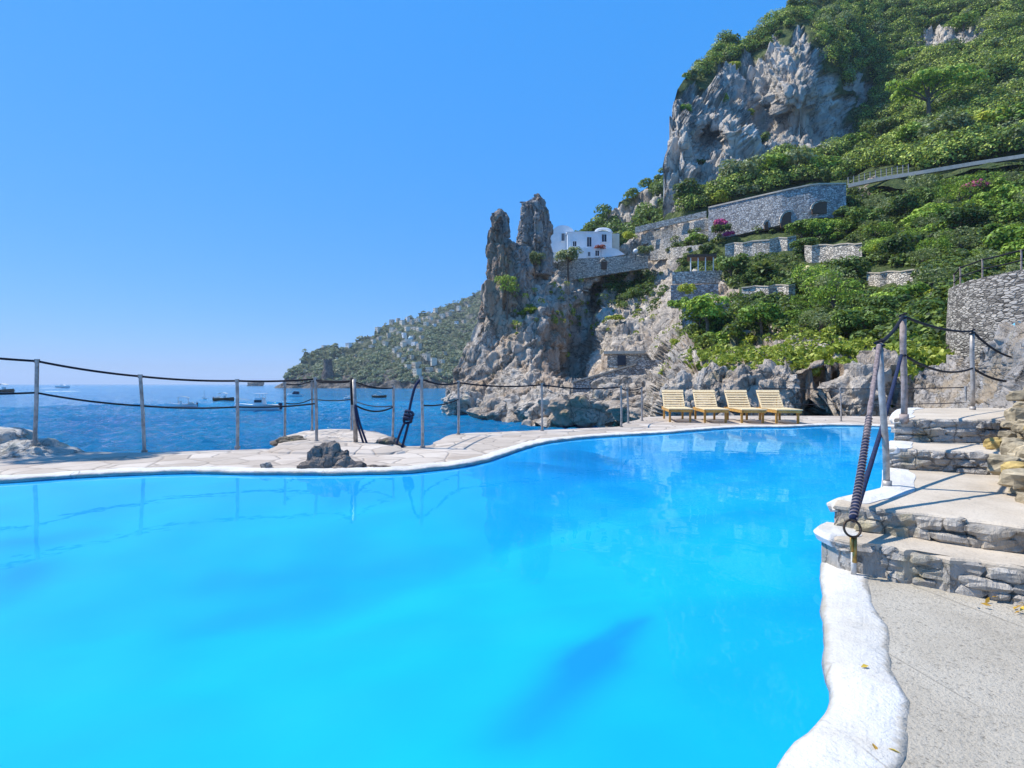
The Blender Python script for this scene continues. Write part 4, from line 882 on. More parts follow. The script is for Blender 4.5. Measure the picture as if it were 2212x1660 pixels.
# hut and ramp wall above the shore
hut = empty('stone_hut', W(1350, 790, 75), label='low flat roofed stone hut with a dark doorway above the ramp', cat='hut'); ih = Matrix.Translation(-hut.location)
o = wallstrip('wall', [(1312, 765, 795, 76), (1428, 764, 795, 75)], None, mat='wall_far', thick=4, parent=hut); o.matrix_parent_inverse = ih
o = wallstrip('roof', [(1304, 759, 765, 75.6), (1432, 758, 764, 74.6)], None, mat='tread', thick=5, parent=hut); o.matrix_parent_inverse = ih
o = wallstrip('doorway', [(1334, 768, 790, 75.6), (1352, 768, 789, 75.45)], None, mat='glass', thick=.2, parent=hut); o.matrix_parent_inverse = ih
rmp = empty('ramp_wall', W(1330, 830, 70), label='dark sloping stone ramp wall with a pale top above the shore rocks', cat='ramp wall'); ir = Matrix.Translation(-rmp.location)
o = wallstrip('wall', [(1238, 826, 850, 69.5), (1300, 809, 850, 69.5), (1374, 788, 850, 69.5), (1378, 779, 850, 69.5), (1432, 778, 850, 69.5)], None, mat='wall_road', thick=3, parent=rmp); o.matrix_parent_inverse = ir
o = wallstrip('coping', [(1236, 824, 827, 69.3), (1300, 806.5, 809.5, 69.3), (1374, 785.5, 788.5, 69.3)], None, mat='tread', thick=1.2, parent=rmp); o.matrix_parent_inverse = ir
# guard rail of the road
gr_ = []
for x in np.linspace(1832, 1962, 12): Y = rd(x) - 2.0; gr_.append((W(x, roady(x) - 8, Y), W(x, roady(x) - 24 - (x - 1832) * .03, Y)))
fence('guard_rail', gr_, 'dark metal guard rail beside the coast road above the arches', 'guard rail', [(.98, 0), (.6, 0), (.3, 0)], r=.08, pm='pipe', rope_r=.07)

# ------------------------------------------------------------------ white villa
YH = 123.0
vil = empty('white_villa', W(1260, 552, YH), label='whitewashed villa with a barrel roof beside the rock tower on the cliff', cat='villa'); iv = Matrix.Translation(-vil.location)
def vp(mb, name, mat, parent=None, **k):
    o = mb.build(name, M[mat], parent or vil, **k)
    if parent is None: o.matrix_parent_inverse = iv
    return o
def bx(x0, x1, y0, y1, Y, depth): 
    a, b = W(x0, y1, Y), W(x1, y0, Y); return ((a.x + b.x) / 2, Y + depth / 2, (a.z + b.z) / 2), (b.x - a.x, depth, b.z - a.z)
mb = MB(); ring = []
prof_ = [W(1188, 545, YH + 2)] + [W(1216 - 28 * math.cos(math.pi * k / 16), 512 - 25 * math.sin(math.pi * k / 16), YH + 2) for k in range(17)] + [W(1245, 545, YH + 2)]
mb.loft([prof_, [p + Vector((1.5, 8, 0)) for p in prof_]]); vp(mb, 'barrel_wing', 'white')
mb = MB().box(*bx(1226, 1322, 503, 560, YH, 7)); vp(mb, 'main_wing', 'white')
mb = MB().box(*bx(1224, 1323.5, 500.5, 503, YH - .15, 7.4)).tube([W(1303 - 16 * math.cos(math.pi * k / 8), 501 - 6 * math.sin(math.pi * k / 8), YH + 1) for k in range(9)], .35, 6); vp(mb, 'roof_edge', 'white')
mb = MB().box(*bx(1322.2, 1338, 505, 558, YH + 1.5, 6)); vp(mb, 'side_wing', 'cream')  # cream paints the warm sunlit look into this end of the white house
mb = MB().box(*bx(1238, 1303, 536, 562, YH - 2.2, 2.0)); vp(mb, 'lower_wing', 'white')
mb = MB().add([W(1300, 558, YH - 2.6), W(1350, 550, YH - 2.6), W(1332, 538, YH - 2.6), W(1316, 535, YH - 2.6), W(1300, 540, YH - 2.6)] + [W(x, y, YH - 2.6) + Vector((0, 2.4, 0)) for x, y in ((1300, 558), (1350, 550), (1332, 538), (1316, 535), (1300, 540))],
              [(0, 1, 2, 3, 4), (9, 8, 7, 6, 5)] + [(i, (i + 1) % 5, 5 + (i + 1) % 5, 5 + i) for i in range(5)]); vp(mb, 'buttress', 'white')
mb = MB().box(*bx(1160, 1240, 555, 574, YH - 2.5, .6)); vp(mb, 'terrace_parapet', 'white')
for x0, x1, y0, y1, Y, nm in ((1213, 1219.5, 505, 521, YH + 2, 'window'), (1268, 1277.5, 513, 533, YH, 'door'), (1300, 1310, 507, 523, YH, 'window'), (1237.5, 1245, 522, 533, YH, 'window'), (1270, 1275, 545, 554, YH - 2.2, 'window'), (1286, 1294, 542, 553, YH - 2.2, 'door')):
    c, d = bx(x0, x1, y0, y1, Y - .06, .1); o = vp(MB().box(c, d), nm, 'glass')
    mb = MB(); 
    for sx in (-1, 1): mb.box((c[0] + sx * (d[0] / 2 + .09), c[1] - .06, c[2]), (.18, .24, d[2] + .36))
    mb.box((c[0], c[1] - .06, c[2] + d[2] / 2 + .09), (d[0], .24, .18))
    if nm == 'window': mb.box((c[0], c[1] - .09, c[2] - d[2] / 2 - .09), (d[0] + .36, .34, .16))
    mb.box((c[0], c[1] - .07, c[2]), (.07, .06, d[2]))
    vp(mb, 'frame', 'white', o)
vw = empty('villa_wall', W(1310, 566, 119), label='stone retaining wall with a small arched niche under the white villa', cat='retaining wall'); iw = Matrix.Translation(-vw.location)
o = wallstrip('wall', [(1205, 566, 600, 119.4), (1237, 560, 596, 119.4), (1300, 556, 586, 119.4), (1400, 552, 570, 119.4)], None, parent=vw, thick=1.2, down=1); o.matrix_parent_inverse = iw
o = MB().box(*bx(1299, 1311, 566, 582, 119.2, .25)).build('niche', M['shutter'], vw); o.matrix_parent_inverse = iw
o = MB().tube([W(1305 - 8 * math.cos(math.pi * k / 10), 567 - 7 * math.sin(math.pi * k / 10), 119.15) for k in range(11)], .2, 6).build('arch_ring', M['tread'], vw); o.matrix_parent_inverse = iw
def globe_lamp(x, y, Y, r, label, mat):
    p = W(x, y, Y); root = empty('globe_lamp', p - Vector((0, 0, 1.2)), label=label, cat='lamp')
    bm = bmesh.new(); bmesh.ops.create_uvsphere(bm, u_segments=16, v_segments=10, radius=r); me = bpy.data.meshes.new('globe'); bm.to_mesh(me); bm.free(); o = link('globe', me, mat, root, True); o.location = (0, 0, 1.2)
    MB().tube([(0, 0, -1), (0, 0, 1.2 - r)], .07, 8).build('pole', M['pipe_dark'], root)
globe_lamp(1373, 543, 118.4, .55, 'round white globe lamp beside the villa wall', M['white'])
globe_lamp(1745, 582, 73, .55, 'round yellow globe lamp among the trees on the slope', mat_plain('yellow_glass', (.75, .60, .28), .5, .05))

# ------------------------------------------------------------------ vegetation meshes
def leaf_cloud(rg, blobs, n, size, outward=.7, aspect=.55):
    B = np.array([(*b[0], *(b[1] if isinstance(b[1], (tuple, list)) else (b[1],) * 3)) for b in blobs], float); wts = (B[:, 3] * B[:, 5]) ** 1.0; wts /= wts.sum()
    k = rg.choice(len(B), n, p=wts); d = rg.normal(size=(n, 3)); d /= np.linalg.norm(d, axis=1, keepdims=True); low = d[:, 2] < -.45; d[low, 2] *= -1
    p = B[k, :3] + d * B[k, 3:6] * (rg.uniform(.62, 1.06, (n, 1)) ** .6)
    nn = d * outward + rg.normal(size=(n, 3)) * (1 - outward) * .9 + np.array([0, 0, .25]); nn /= np.linalg.norm(nn, axis=1, keepdims=True)
    return quads(rg, p, nn, size, aspect)
def quads(rg, p, nn, size, aspect):
    n = len(p); u = np.cross(nn, rg.normal(size=(n, 3))); u /= np.linalg.norm(u, axis=1, keepdims=True) + 1e-9; v = np.cross(nn, u); s = (size * rg.uniform(.6, 1.35, n))[:, None] if np.isscalar(size) else (size * rg.uniform(.6, 1.35, n))[:, None]
    V = np.stack([p - u * s, p - v * s * aspect + nn * s * .12, p + u * s, p + v * s * aspect + nn * s * .12], 1).reshape(-1, 3); return V
def leaf_mesh(name, V): return np_mesh(name, V, np.arange(len(V)))
def blobs_broad(rg, rx, rz, nb, h):
    out = []
    for k in range(nb):
        a = rg.uniform(0, 6.28); q = rg.uniform(0, 1) ** .5 * .75; zz_ = rg.uniform(-.5, .8); rr = rg.uniform(.28, .48) * rx
        out.append(((math.cos(a) * q * rx, math.sin(a) * q * rx, h + zz_ * rz * (1 - q * .5)), (rr, rr, rr * .75)))
    return out
def trunk_mb(h, r, limbs, rg, spread):
    mb = MB().tube([(0, 0, -.8), (.05, 0, h * .4), (rg.uniform(-.1, .1), rg.uniform(-.1, .1), h * .8), (0, 0, h)], [r * 1.25, r, r * .8, r * .4], 7)
    for k in range(limbs):
        a = rg.uniform(0, 6.28); z = h * rg.uniform(.45, .8); d = spread * rg.uniform(.6, 1.); mb.tube([(0, 0, z), (math.cos(a) * d * .5, math.sin(a) * d * .5, z + d * .35), (math.cos(a) * d, math.sin(a) * d, z + d * .55)], [r * .5, r * .35, r * .12], 5)
    return mb
def protos(kind, n, seed):
    out = []
    for k in range(n):
        rg = np.random.default_rng(seed + k)
        if kind == 'broad': V = leaf_cloud(rg, blobs_broad(rg, 1.0, .65, 15, .95), 1500, .085)
        elif kind == 'shrub': V = leaf_cloud(rg, blobs_broad(rg, 1.0, .45, 12, .35), 1100, .10)
        elif kind == 'airy': V = leaf_cloud(rg, blobs_broad(rg, 1.0, .8, 12, 1.05), 1000, .075, .4, .3)
        out.append(leaf_mesh(kind + '_crown', V))
    return out
CR = {k: protos(k, 5, s) for k, s in (('broad', 10), ('shrub', 30), ('airy', 50))}
TRK = []
for k in range(3):
    o = trunk_mb(1.0, .07, 5, np.random.default_rng(80 + k), .6).build('trunk', M['bark']); TRK.append(o.data); bpy.data.objects.remove(o)
CRM = {}
def crown_data(kind, i, mat):
    key = (kind, i, mat)
    if key not in CRM:
        me = CR[kind][i].copy(); me.materials.clear(); me.materials.append(M[mat]); CRM[key] = me
    return CRM[key]
def plant_tree(loc, r, kind, mat, label, cat='tree', group=None, rg=random, hs=1.0, name='tree'):
    i = rg.randrange(5); rz = rg.uniform(0, 6.28)
    if kind == 'shrub':
        o = link('shrub', crown_data(kind, i, mat)); o.location = loc; o.rotation_euler = (0, 0, rz); o.scale = (r, r, r * hs); return tag(o, label, cat, group)
    root = empty(name, loc, rz, label=label, cat=cat, group=group); root.scale = (r, r, r * hs)
    link('crown', crown_data(kind, i, mat), parent=root); link('trunk', TRK[rg.randrange(3)], parent=root); return root

# --- slope below the road: individual trees and bushes
rg = random.Random(11)
def scatter(poly, n, sep, rel, seed):
    g = random.Random(seed); xs_ = [p[0] for p in poly]; ys_ = [p[1] for p in poly]; out = []; tries = 0
    while len(out) < n and tries < n * 60:
        tries += 1; x, y = g.uniform(min(xs_), max(xs_)), g.uniform(min(ys_), max(ys_))
        if not inpoly(np.array([x]), np.array([y]), poly)[0]: continue
        Y = rel.depth(x, y); s = sep * (60 / Y) ** .7
        if all((x - a) ** 2 + ((y - b) * 1.25) ** 2 > s * s for a, b, _ in out): out.append((x, y, Y))
    return out
zones = [([(1560, 530), (1706, 522), (1790, 492), (1840, 462), (1960, 430), (1960, 480), (1800, 535), (1600, 570)], 34, 26, 'in the green strip just below the arched road wall'),
         ([(1960, 432), (2290, 388), (2290, 480), (2100, 520), (1960, 500)], 30, 28, 'on the slope under the right end of the coast road'),
         ([(1560, 560), (1800, 520), (1960, 500), (1960, 600), (1800, 660), (1600, 690), (1570, 600)], 34, 31, 'in the middle of the slope above the sun loungers'),
         ([(1960, 505), (2290, 490), (2290, 600), (2060, 640), (1960, 640)], 24, 34, 'on the slope behind the round stone wall'),
         ([(1500, 700), (1600, 690), (1960, 650), (2060, 640), (2060, 740), (1940, 750), (1700, 712), (1510, 745)], 26, 34, 'low on the slope above the rocks behind the sun loungers')]
kinds = [('broad', 'leaf', 'bright green bushy tree'), ('broad', 'leaf_dark', 'dark green dense tree'), ('airy', 'leaf_olive', 'grey green feathery tree'), ('shrub', 'leaf', 'bright green rounded bush'), ('shrub', 'leaf_yellow', 'yellow green flowering bush'), ('airy', 'leaf', 'bright green airy tree'), ('shrub', 'leaf_dark', 'dark green rounded bush')]
wts = [.22, .21, .19, .11, .08, .12, .07]
clear = [(1560, 1725, 505, 590), (1735, 1865, 520, 610), (1600, 1720, 610, 672), (1870, 1990, 575, 655)]
for zi, (poly, n_, sep, where) in enumerate(zones):
    for (x, y, Y) in scatter(poly, n_, sep, cliff, 20 + zi):
        if any(a < x < b and c < y < d for a, b, c, d in clear): continue
        kd, mt_, desc = rg.choices(kinds, wts)[0]; r = rg.uniform(1.5, 2.9) * (.62 + .38 * min(Y / 80, 1.2)) * (.8 if kd == 'shrub' else 1.)
        p = cliff.at(x, y + 8 * 60 / Y); p.z -= .3
        plant_tree(p, r, kd, mt_, f'{desc} {where}', 'bush' if kd == 'shrub' else 'tree', f'{desc}s {where}'.replace('bushs', 'bushes'), rg, rg.uniform(.8, 1.15))
# distinct plants
def plantat(rel, x, y, r, kind, mat, label, cat='tree', hs=1., Y=None):
    p = W(x, y, Y) if Y else rel.at(x, y); return plant_tree(p - Vector((0, 0, .2)), r, kind, mat, label, cat, None, rg, hs)
plantat(cliff, 1228, 582, 3.0, 'broad', 'leaf_olive', 'olive tree growing from the terrace edge in front of the villa', 'olive tree', 1.1, 117.5)
plantat(cliff, 1156, 582, 1.9, 'broad', 'leaf_olive', 'small olive tree at the foot of the rock tower', 'olive tree', 1.2, 105.5)
plantat(cliff, 1358, 515, 1.9, 'shrub', 'leaf_yellow', 'yellow green bush right of the villa side wall', 'bush', 1., 121)
plantat(cliff, 1397, 545, 1.9, 'shrub', 'leaf_olive', 'dry grey green bush next to the white globe lamp', 'bush', 1., 118)
plantat(cliff, 1296, 536, 1.7, 'shrub', 'flower_red', 'red flowering bush on the villa balcony', 'flowering bush', .5, 120.4)
plantat(cliff, 1554, 498, 2.0, 'shrub', 'flower', 'upper pink bougainvillea at the left end of the arched wall', 'bougainvillea', 1.3, 107.5)
plantat(cliff, 1572, 508, 1.3, 'shrub', 'flower', 'lower pink bougainvillea below the left end of the arched wall', 'bougainvillea', .8, 105)
plantat(cliff, 2108, 408, 1.9, 'shrub', 'flower', 'pink bougainvillea under the road parapet at the right', 'bougainvillea', .9, 83)
plantat(cliff, 1560, 500, 2.0, 'shrub', 'leaf_dark', 'dark green bush under the pink bougainvillea', 'bush', .9, 106)
plantat(cliff, 1484, 632, 1.5, 'shrub', 'leaf_yellow', 'round bright bush in front of the dark terrace wall', 'bush', 1.1, 80)
plantat(cliff, 1462, 665, 1.5, 'shrub', 'leaf', 'green bush at the left end of the lower terrace wall', 'bush', 1.3, 72)
plantat(cliff, 1528, 715, 2.6, 'broad', 'leaf', 'wide bright green tree below the lower terrace wall', 'tree', 1.0, 58)
plantat(cliff, 1470, 745, 1.0, 'shrub', 'leaf_yellow', 'small yellow green bush on the pale rock above the hut', 'bush', 1., 55)
plantat(cliff, 1095, 660, 2.6, 'airy', 'leaf', 'green tree clinging to the cliff under the slender rock needle', 'tree', 1.3, 98.5)
plantat(cliff, 1150, 675, 1.8, 'shrub', 'leaf_yellow', 'yellow green scrub patch on the cliff below the olive trees', 'bush', .7, 100)
plantat(cliff, 1330, 690, 1.9, 'shrub', 'leaf_yellow', 'yellow scrub patch on the pale rock right of the gully', 'bush', .6, 97)
plantat(cliff, 1500, 520, 2.1, 'shrub', 'leaf', 'green bush on the terraces right of the villa', 'bush', .9, 114)
plantat(cliff, 1530, 545, 2.2, 'shrub', 'leaf_dark', 'dark green bush above the small pergola', 'bush', .9, 105)
# --- mountain: distinct trees
bigt = [(1490, 450, 4.6, 'broad', 'leaf_dark', 'dark green pine at the foot of the left grey rock face'), (1545, 445, 3.4, 'shrub', 'leaf_yellow', 'yellow green bushes along the road beside the dark pine'), (1600, 415, 5.2, 'broad', 'leaf_olive', 'pale green round tree below the middle rock face'),
        (1655, 405, 4.6, 'broad', 'leaf', 'bright green tree above the start of the arched wall'), (1720, 392, 4.8, 'broad', 'leaf_olive', 'pale green tree at the foot of the big rock face'), (1780, 388, 4.2, 'broad', 'leaf', 'bright green tree above the arches'),
        (1845, 340, 4.2, 'broad', 'leaf', 'bright green tree behind the guard rail'), (1905, 312, 5.0, 'broad', 'leaf_dark', 'dark green tree on the slope above the guard rail'), (1975, 325, 4.2, 'broad', 'leaf', 'bright green tree at the right end of the guard rail'),
        (2050, 320, 4.8, 'broad', 'leaf_olive', 'pale green tree above the road right of the guard rail'), (2120, 300, 4.2, 'broad', 'leaf_yellow', 'yellow green tree above the road near the right edge'), (2190, 290, 4.5, 'broad', 'leaf', 'bright green tree above the road at the right edge'),
        (1580, 110, 4.0, 'broad', 'leaf_dark', 'dark trees on the skyline left of the big rock face'), (1520, 160, 3.4, 'shrub', 'leaf_dark', 'dark bush on the skyline above the left rock face'), (1720, 30, 4.6, 'broad', 'leaf_dark', 'dark tree on the skyline above the big rock face'),
        (1645, 300, 3.2, 'shrub', 'leaf_dark', 'dark ivy clump between the middle and the big rock face'), (1520, 345, 2.4, 'shrub', 'leaf_dark', 'dark bush in the cleft between the left and the middle rock face'), (1560, 205, 2.6, 'shrub', 'leaf', 'green bush on the ledge above the left rock face'), (1655, 230, 2.2, 'shrub', 'leaf_dark', 'dark bush at the left edge of the big rock face'), (1585, 150, 2.6, 'shrub', 'leaf_yellow', 'yellow green bush on the ledge below the skyline trees'), (1490, 225, 2.2, 'shrub', 'leaf', 'green tuft on the shoulder of the left rock face'), (1835, 300, 2.8, 'shrub', 'leaf_dark', 'dark bush at the right foot of the big rock face'), (1615, 243, 3.2, 'shrub', 'leaf_yellow', 'yellow green clump on top of the middle rock face'), (1950, 150, 4.6, 'broad', 'leaf', 'bright green tree left of the umbrella pine'), (2150, 200, 4.8, 'broad', 'leaf_dark', 'dark green tree right of the umbrella pine'), (2080, 70, 4.6, 'broad', 'leaf', 'bright green tree high on the slope above the umbrella pine')]
for x, y, r, kd, mt_, lab in bigt: plantat(mount, x, y, r, kd, mt_, lab, 'bush' if kd == 'shrub' else 'tree', .95)
pine = empty('umbrella_pine', mount.at(2004, 285), label='wide umbrella pine with a bare trunk on the mountain slope', cat='pine tree')
gp = np.random.default_rng(99); bl = [((gp.uniform(-1, 1) * 9, gp.uniform(-1, 1) * 6, 11 + gp.uniform(0, 2.2)), (gp.uniform(2, 3.4), gp.uniform(2, 3.4), 1.2)) for _ in range(24)]
link('crown', leaf_mesh('crown', leaf_cloud(gp, bl, 3200, .45)), M['leaf'], pine)
mb = MB().tube([(0, 0, -2), (.3, 0, 4), (.1, 0, 9), (.2, 0, 11.5)], [.6, .5, .42, .25], 8)
for k in range(8):
    a = k * .8; mb.tube([(.1, 0, 7 + k * .25), (math.cos(a) * 3, math.sin(a) * 2, 9.5 + k * .15), (math.cos(a) * 6.5, math.sin(a) * 4.5, 11.4)], [.25, .16, .06], 5)
mb.build('trunk', M['bark'], pine)
# unseen tree added outside the left of the frame so its crown shades the terrace
root = empty('tree', (-12.9, 9.9, -.2), label='unseen green tree added to shade the left end of the terrace', cat='tree')
o = link('crown', crown_data('broad', 1, 'leaf_dark'), parent=root); o.location = (1.2, -.4, 7.2); o.scale = (1.2, 1.0, 1.3)
o = MB().tube([(0, 0, -.5), (.05, 0, 1.6), (.25, -.1, 3.2), (.7, -.45, 5.2)], [.20, .16, .13, .06], 9).tube([(.2, -.1, 2.9), (.0, -.5, 4.2), (.1, -.9, 5.0)], [.09, .07, .03], 7).tube([(.25, -.1, 3.2), (1.0, .0, 4.4), (1.4, .1, 5.2)], [.09, .06, .03], 7).build('trunk', M['bark'], root); o.scale = (1.5, 1, 1.56)
# palm-like spiky plants on the terraces
def spiky(x, y, Y, r, label):
    p = W(x, y, Y); mb = MB(); g = random.Random(int(x))
    for k in range(34):
        a = g.uniform(0, 6.28); e = g.uniform(.1, 1.3); L = r * g.uniform(.7, 1.1); d = Vector((math.cos(a) * math.cos(e), math.sin(a) * math.cos(e), math.sin(e))); q = [Vector((0, 0, .4)) + d * L * u - Vector((0, 0, .45 * L * u * u)) for u in (0, .35, .7, 1)]
        sd_ = d.cross(Vector((0, 0, 1))).normalized() * r * .07; vs = [q[0] - sd_, q[0] + sd_, q[1] - sd_ * 1.3, q[1] + sd_ * 1.3, q[2] - sd_, q[2] + sd_, q[3]]; mb.add(vs, [(0, 1, 3, 2), (2, 3, 5, 4), (4, 5, 6)])
    o = mb.build('palm', M['leaf_olive']); o.location = p; tag(o, label, 'palm')
spiky(1600, 575, 84, 3.0, 'grey green spiky palm right of the pergola'); spiky(1650, 590, 80, 3.2, 'grey green drooping palm in the middle of the slope'); spiky(1880, 500, 82, 2.6, 'spiky palm below the right end of the arched wall')

vill = [(700, 738, 9), (752, 752, 9), (778, 740, 10), (800, 748, 8), (815, 715, 12), (822, 726, 12), (845, 712, 12), (862, 722, 10), (868, 702, 11), (880, 716, 11), (872, 735, 10), (893, 712, 12), (905, 716, 11), (914, 685, 11), (925, 687, 10), (902, 698, 9), (955, 684, 12), (968, 682, 11), (930, 690, 9), (785, 752, 8), (806, 742, 9), (832, 742, 10), (850, 760, 10),
        (862, 765, 9), (868, 742, 11), (905, 768, 12), (916, 768, 11), (880, 792, 14), (896, 790, 13), (935, 785, 16), (952, 784, 13), (918, 778, 14), (928, 800, 13), (946, 800, 12), (898, 806, 16), (655, 794, 8), (872, 725, 9), (888, 728, 10), (990, 668, 9), (738, 758, 8), (766, 762, 7), (725, 770, 7), (818, 735, 9), (838, 728, 9), (856, 748, 9), (894, 742, 9), (910, 730, 9), (920, 705, 9), (938, 700, 9), (948, 694, 9), (890, 700, 9), (878, 690, 9), (845, 700, 9), (858, 690, 9), (940, 676, 9), (925, 668, 8), (975, 672, 9), (960, 765, 10), (925, 758, 9), (890, 775, 9), (905, 782, 9), (870, 780, 8), (845, 775, 8), (905, 750, 9), (885, 757, 9), (1000, 690, 9), (985, 700, 8), (1010, 655, 8)]
vill_px = vill + [(882, 738, 20), (707, 800, 10), (707, 780, 10)]
# --- scrub as masses
def points_on(rel, n, seed, cond):
    g = np.random.default_rng(seed); P, N = rel.P, rel.N; out = []
    d = P[..., 1]; area_ = np.abs(np.gradient(rel.PX, axis=0) * np.gradient(rel.PY, axis=1)); wt = (area_ * cond).ravel(); wt /= wt.sum(); k = g.choice(wt.size, n, p=wt); return P.reshape(-1, 3)[k], N.reshape(-1, 3)[k], k
def scrub(name, rel, n, per, rad, leaf, mat, label, cat, seed, cond, outward=.65, lift=.35):
    P, N, k = points_on(rel, n, seed, cond); g = np.random.default_rng(seed + 1); d = P[:, 1]; r = rad * g.uniform(.45, 1.25, n)
    c = P + N * (r * lift)[:, None]; c[:, 2] += r * .25
    dirs = g.normal(size=(n, per, 3)); dirs /= np.linalg.norm(dirs, axis=2, keepdims=True); f = np.sum(dirs * N[:, None], 2) < -.35; dirs[f] *= -1
    p = (c[:, None] + dirs * r[:, None, None] * np.array([1, 1, .75]) * (g.uniform(.55, 1.05, (n, per, 1)) ** .6)).reshape(-1, 3); dd = dirs.reshape(-1, 3)
    nn = dd * outward + g.normal(size=dd.shape) * (1 - outward) + np.array([0, 0, .25]); nn /= np.linalg.norm(nn, axis=1, keepdims=True)
    o = link(name, leaf_mesh(name, quads(g, p, nn, leaf, .6)), M[mat]); return tag(o, label, cat, kind='stuff')
def near_rock(PX, PY, rocks, d):
    r = np.zeros(PX.shape, bool)
    for dx, dy in ((0, 0), (d, 0), (-d, 0), (0, d), (0, -d * 1.3)):
        for rp in rocks: r |= inpoly(PX + dx, PY + dy, rp)
    return r
mcond = mount.veg * (~near_rock(mount.PX, mount.PY, mrocks, 6)) * (mount.PX > 1446) * (mount.PY < np.interp(mount.PX, [p[0] for p in road], [p[1] for p in road]) - np.where((mount.PX > 1825) & (mount.PX < 1975), 27, 9))
scrub('mountain_scrub', mount, 1500, 300, 2.9, .30, 'maquis', 'dense green scrub covering the mountain above the road', 'scrub', 200, mcond)
scrub('grey_scrub', mount, 280, 260, 2.7, .28, 'leaf_olive', 'pale grey green scrub scattered among the darker scrub on the mountain', 'scrub', 270, mcond)
scrub('dark_scrub', mount, 330, 260, 2.9, .30, 'leaf_dark', 'dark evergreen scrub scattered over the mountain', 'scrub', 280, mcond, lift=.45)
scrub('ridge_scrub', ridge, 260, 120, 3.0, .55, 'leaf_dark', 'dark scrub covering the ridge behind the villa', 'scrub', 210, ridge.veg)
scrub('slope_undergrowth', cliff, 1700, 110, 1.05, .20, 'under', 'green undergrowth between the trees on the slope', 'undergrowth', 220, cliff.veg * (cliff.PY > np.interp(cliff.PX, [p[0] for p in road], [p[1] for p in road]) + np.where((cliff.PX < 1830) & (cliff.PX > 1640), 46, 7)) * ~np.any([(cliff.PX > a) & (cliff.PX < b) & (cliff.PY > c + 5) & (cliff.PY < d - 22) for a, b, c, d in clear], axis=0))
scrub('ivy', cliff, 150, 90, 1.2, .22, 'leaf_dark', 'dark ivy hanging on the shaded rock below the villa wall', 'ivy', 260, np.exp(-((cliff.PX - 1365) / 36) ** 2 - ((cliff.PY - 625) / 30) ** 2))
tuftc = np.exp(-((cliff.PY - 780) / 45) ** 2) * (cliff.PX > 1440) * (cliff.PX < 2080) + .25 * np.exp(-((cliff.PY - 660) / 60) ** 2) * (cliff.PX > 1110) * (cliff.PX < 1480)
scrub('grass_tufts', cliff, 640, 60, .7, .16, 'tuft', 'yellow green grass tufts growing on the rocks', 'grass', 230, tuftc, .3, .1)
hc = (head.PY < 822) * 1.0 * (np.sin(head.PX * .07 + head.PY * .05) * .5 + .75)
for vx, vy, vs_ in vill_px: hc = hc * ~((np.abs(head.PX - vx) < 9) & (head.PY > vy - 3) & (head.PY < vy + 7))
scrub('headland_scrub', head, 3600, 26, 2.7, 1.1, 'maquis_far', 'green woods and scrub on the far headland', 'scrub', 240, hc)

# ------------------------------------------------------------------ village on the headland
gv = random.Random(4)
where_h = lambda x, y: ('high on' if y < 705 else 'midway up' if y < 760 else 'low on')
used = {}
for k, (x, y, s) in enumerate(vill):
    s *= .72 if y < 758 else .55
    p = head.at(x, y); m_ = gv.choice(['white', 'cream', 'cream', 'tread'] if y < 758 else ['cream', 'tread']); h = s * gv.uniform(.5, .8); wd = s * gv.uniform(.9, 1.4); dp = s * .8; rz = gv.uniform(-1.15, -.55)
    colr = {'white': 'white', 'cream': 'cream', 'tread': 'beige'}[m_]
    nb = 'left of the watchtower' if x < 700 else 'right of the watchtower' if x < 810 else 'in the middle of the village' if x < 900 else 'at the right of the village'
    root = empty('village_house', p, rz, label=f'small {colr} flat roofed house {where_h(x, y)} the headland {nb}', cat='house', group=f'{colr} village houses {where_h(x, y)} the headland {nb}')
    MB().box((0, 0, h / 2 - 2), (wd, dp, h + 4)).build('wall', M[m_], root)
    MB().box((0, 0, h + .25), (wd + .5, dp + .5, .5)).build('roof', M['tread'] if gv.random() < .6 else M['cream'], root)
    nw = max(2, int(wd / 3.2))
    for q in range(nw):
        for lv in range(1 if h < 6 else 2): MB().box((-wd / 2 + wd * (q + .5) / nw, -dp / 2 - .05, 1.6 + lv * 3), (1.2, .2, 1.7)).build('window', M['glass'], root)
ch = empty('village_church', head.at(882, 738), label='village church with a pale blue dome in the middle of the headland', cat='church')
MB().box((0, 0, 1), (11, 9, 9)).build('nave', M['cream'], ch)
bm = bmesh.new(); bmesh.ops.create_uvsphere(bm, u_segments=20, v_segments=12, radius=4); me = bpy.data.meshes.new('dome'); bm.to_mesh(me); bm.free(); o = link('dome', me, mat_plain('dome_tile', (.38, .52, .55), .5, .1), ch, True); o.location = (2.5, -1, 6)
MB().box((-4, -2, 4), (2.8, 2.8, 14)).build('bell_tower', M['cream'], ch)
# watchtower
tb = head.at(707, 812); twr = empty('watchtower', tb, label='dark round stone watchtower standing on the left end of the headland', cat='tower')
ring = []
for z, r in ((-3, 9), (4, 7.5), (9, 5.6), (18, 5.0), (19, 5.4), (21, 5.3)): ring.append([(math.cos(k * math.pi / 12) * r, math.sin(k * math.pi / 12) * r, z) for k in range(24)])
t = MB().loft(ring).build('shaft', mat_stonewall('tower_stone', .4, light=(.20, .17, .15), mid=(.13, .11, .10), dark=(.06, .05, .05), d=.4), twr)
MB().box((0, -5.2, 12), (1.2, .6, 2)).build('window', M['glass'], twr)
mb = MB()
for k in range(8): mb.box((math.cos(k * math.pi / 4) * 4.9, math.sin(k * math.pi / 4) * 4.9, 21.7), (1.4, 1.4, 1.6), k * math.pi / 4)
mb.build('battlement', t.data.materials[0], twr)
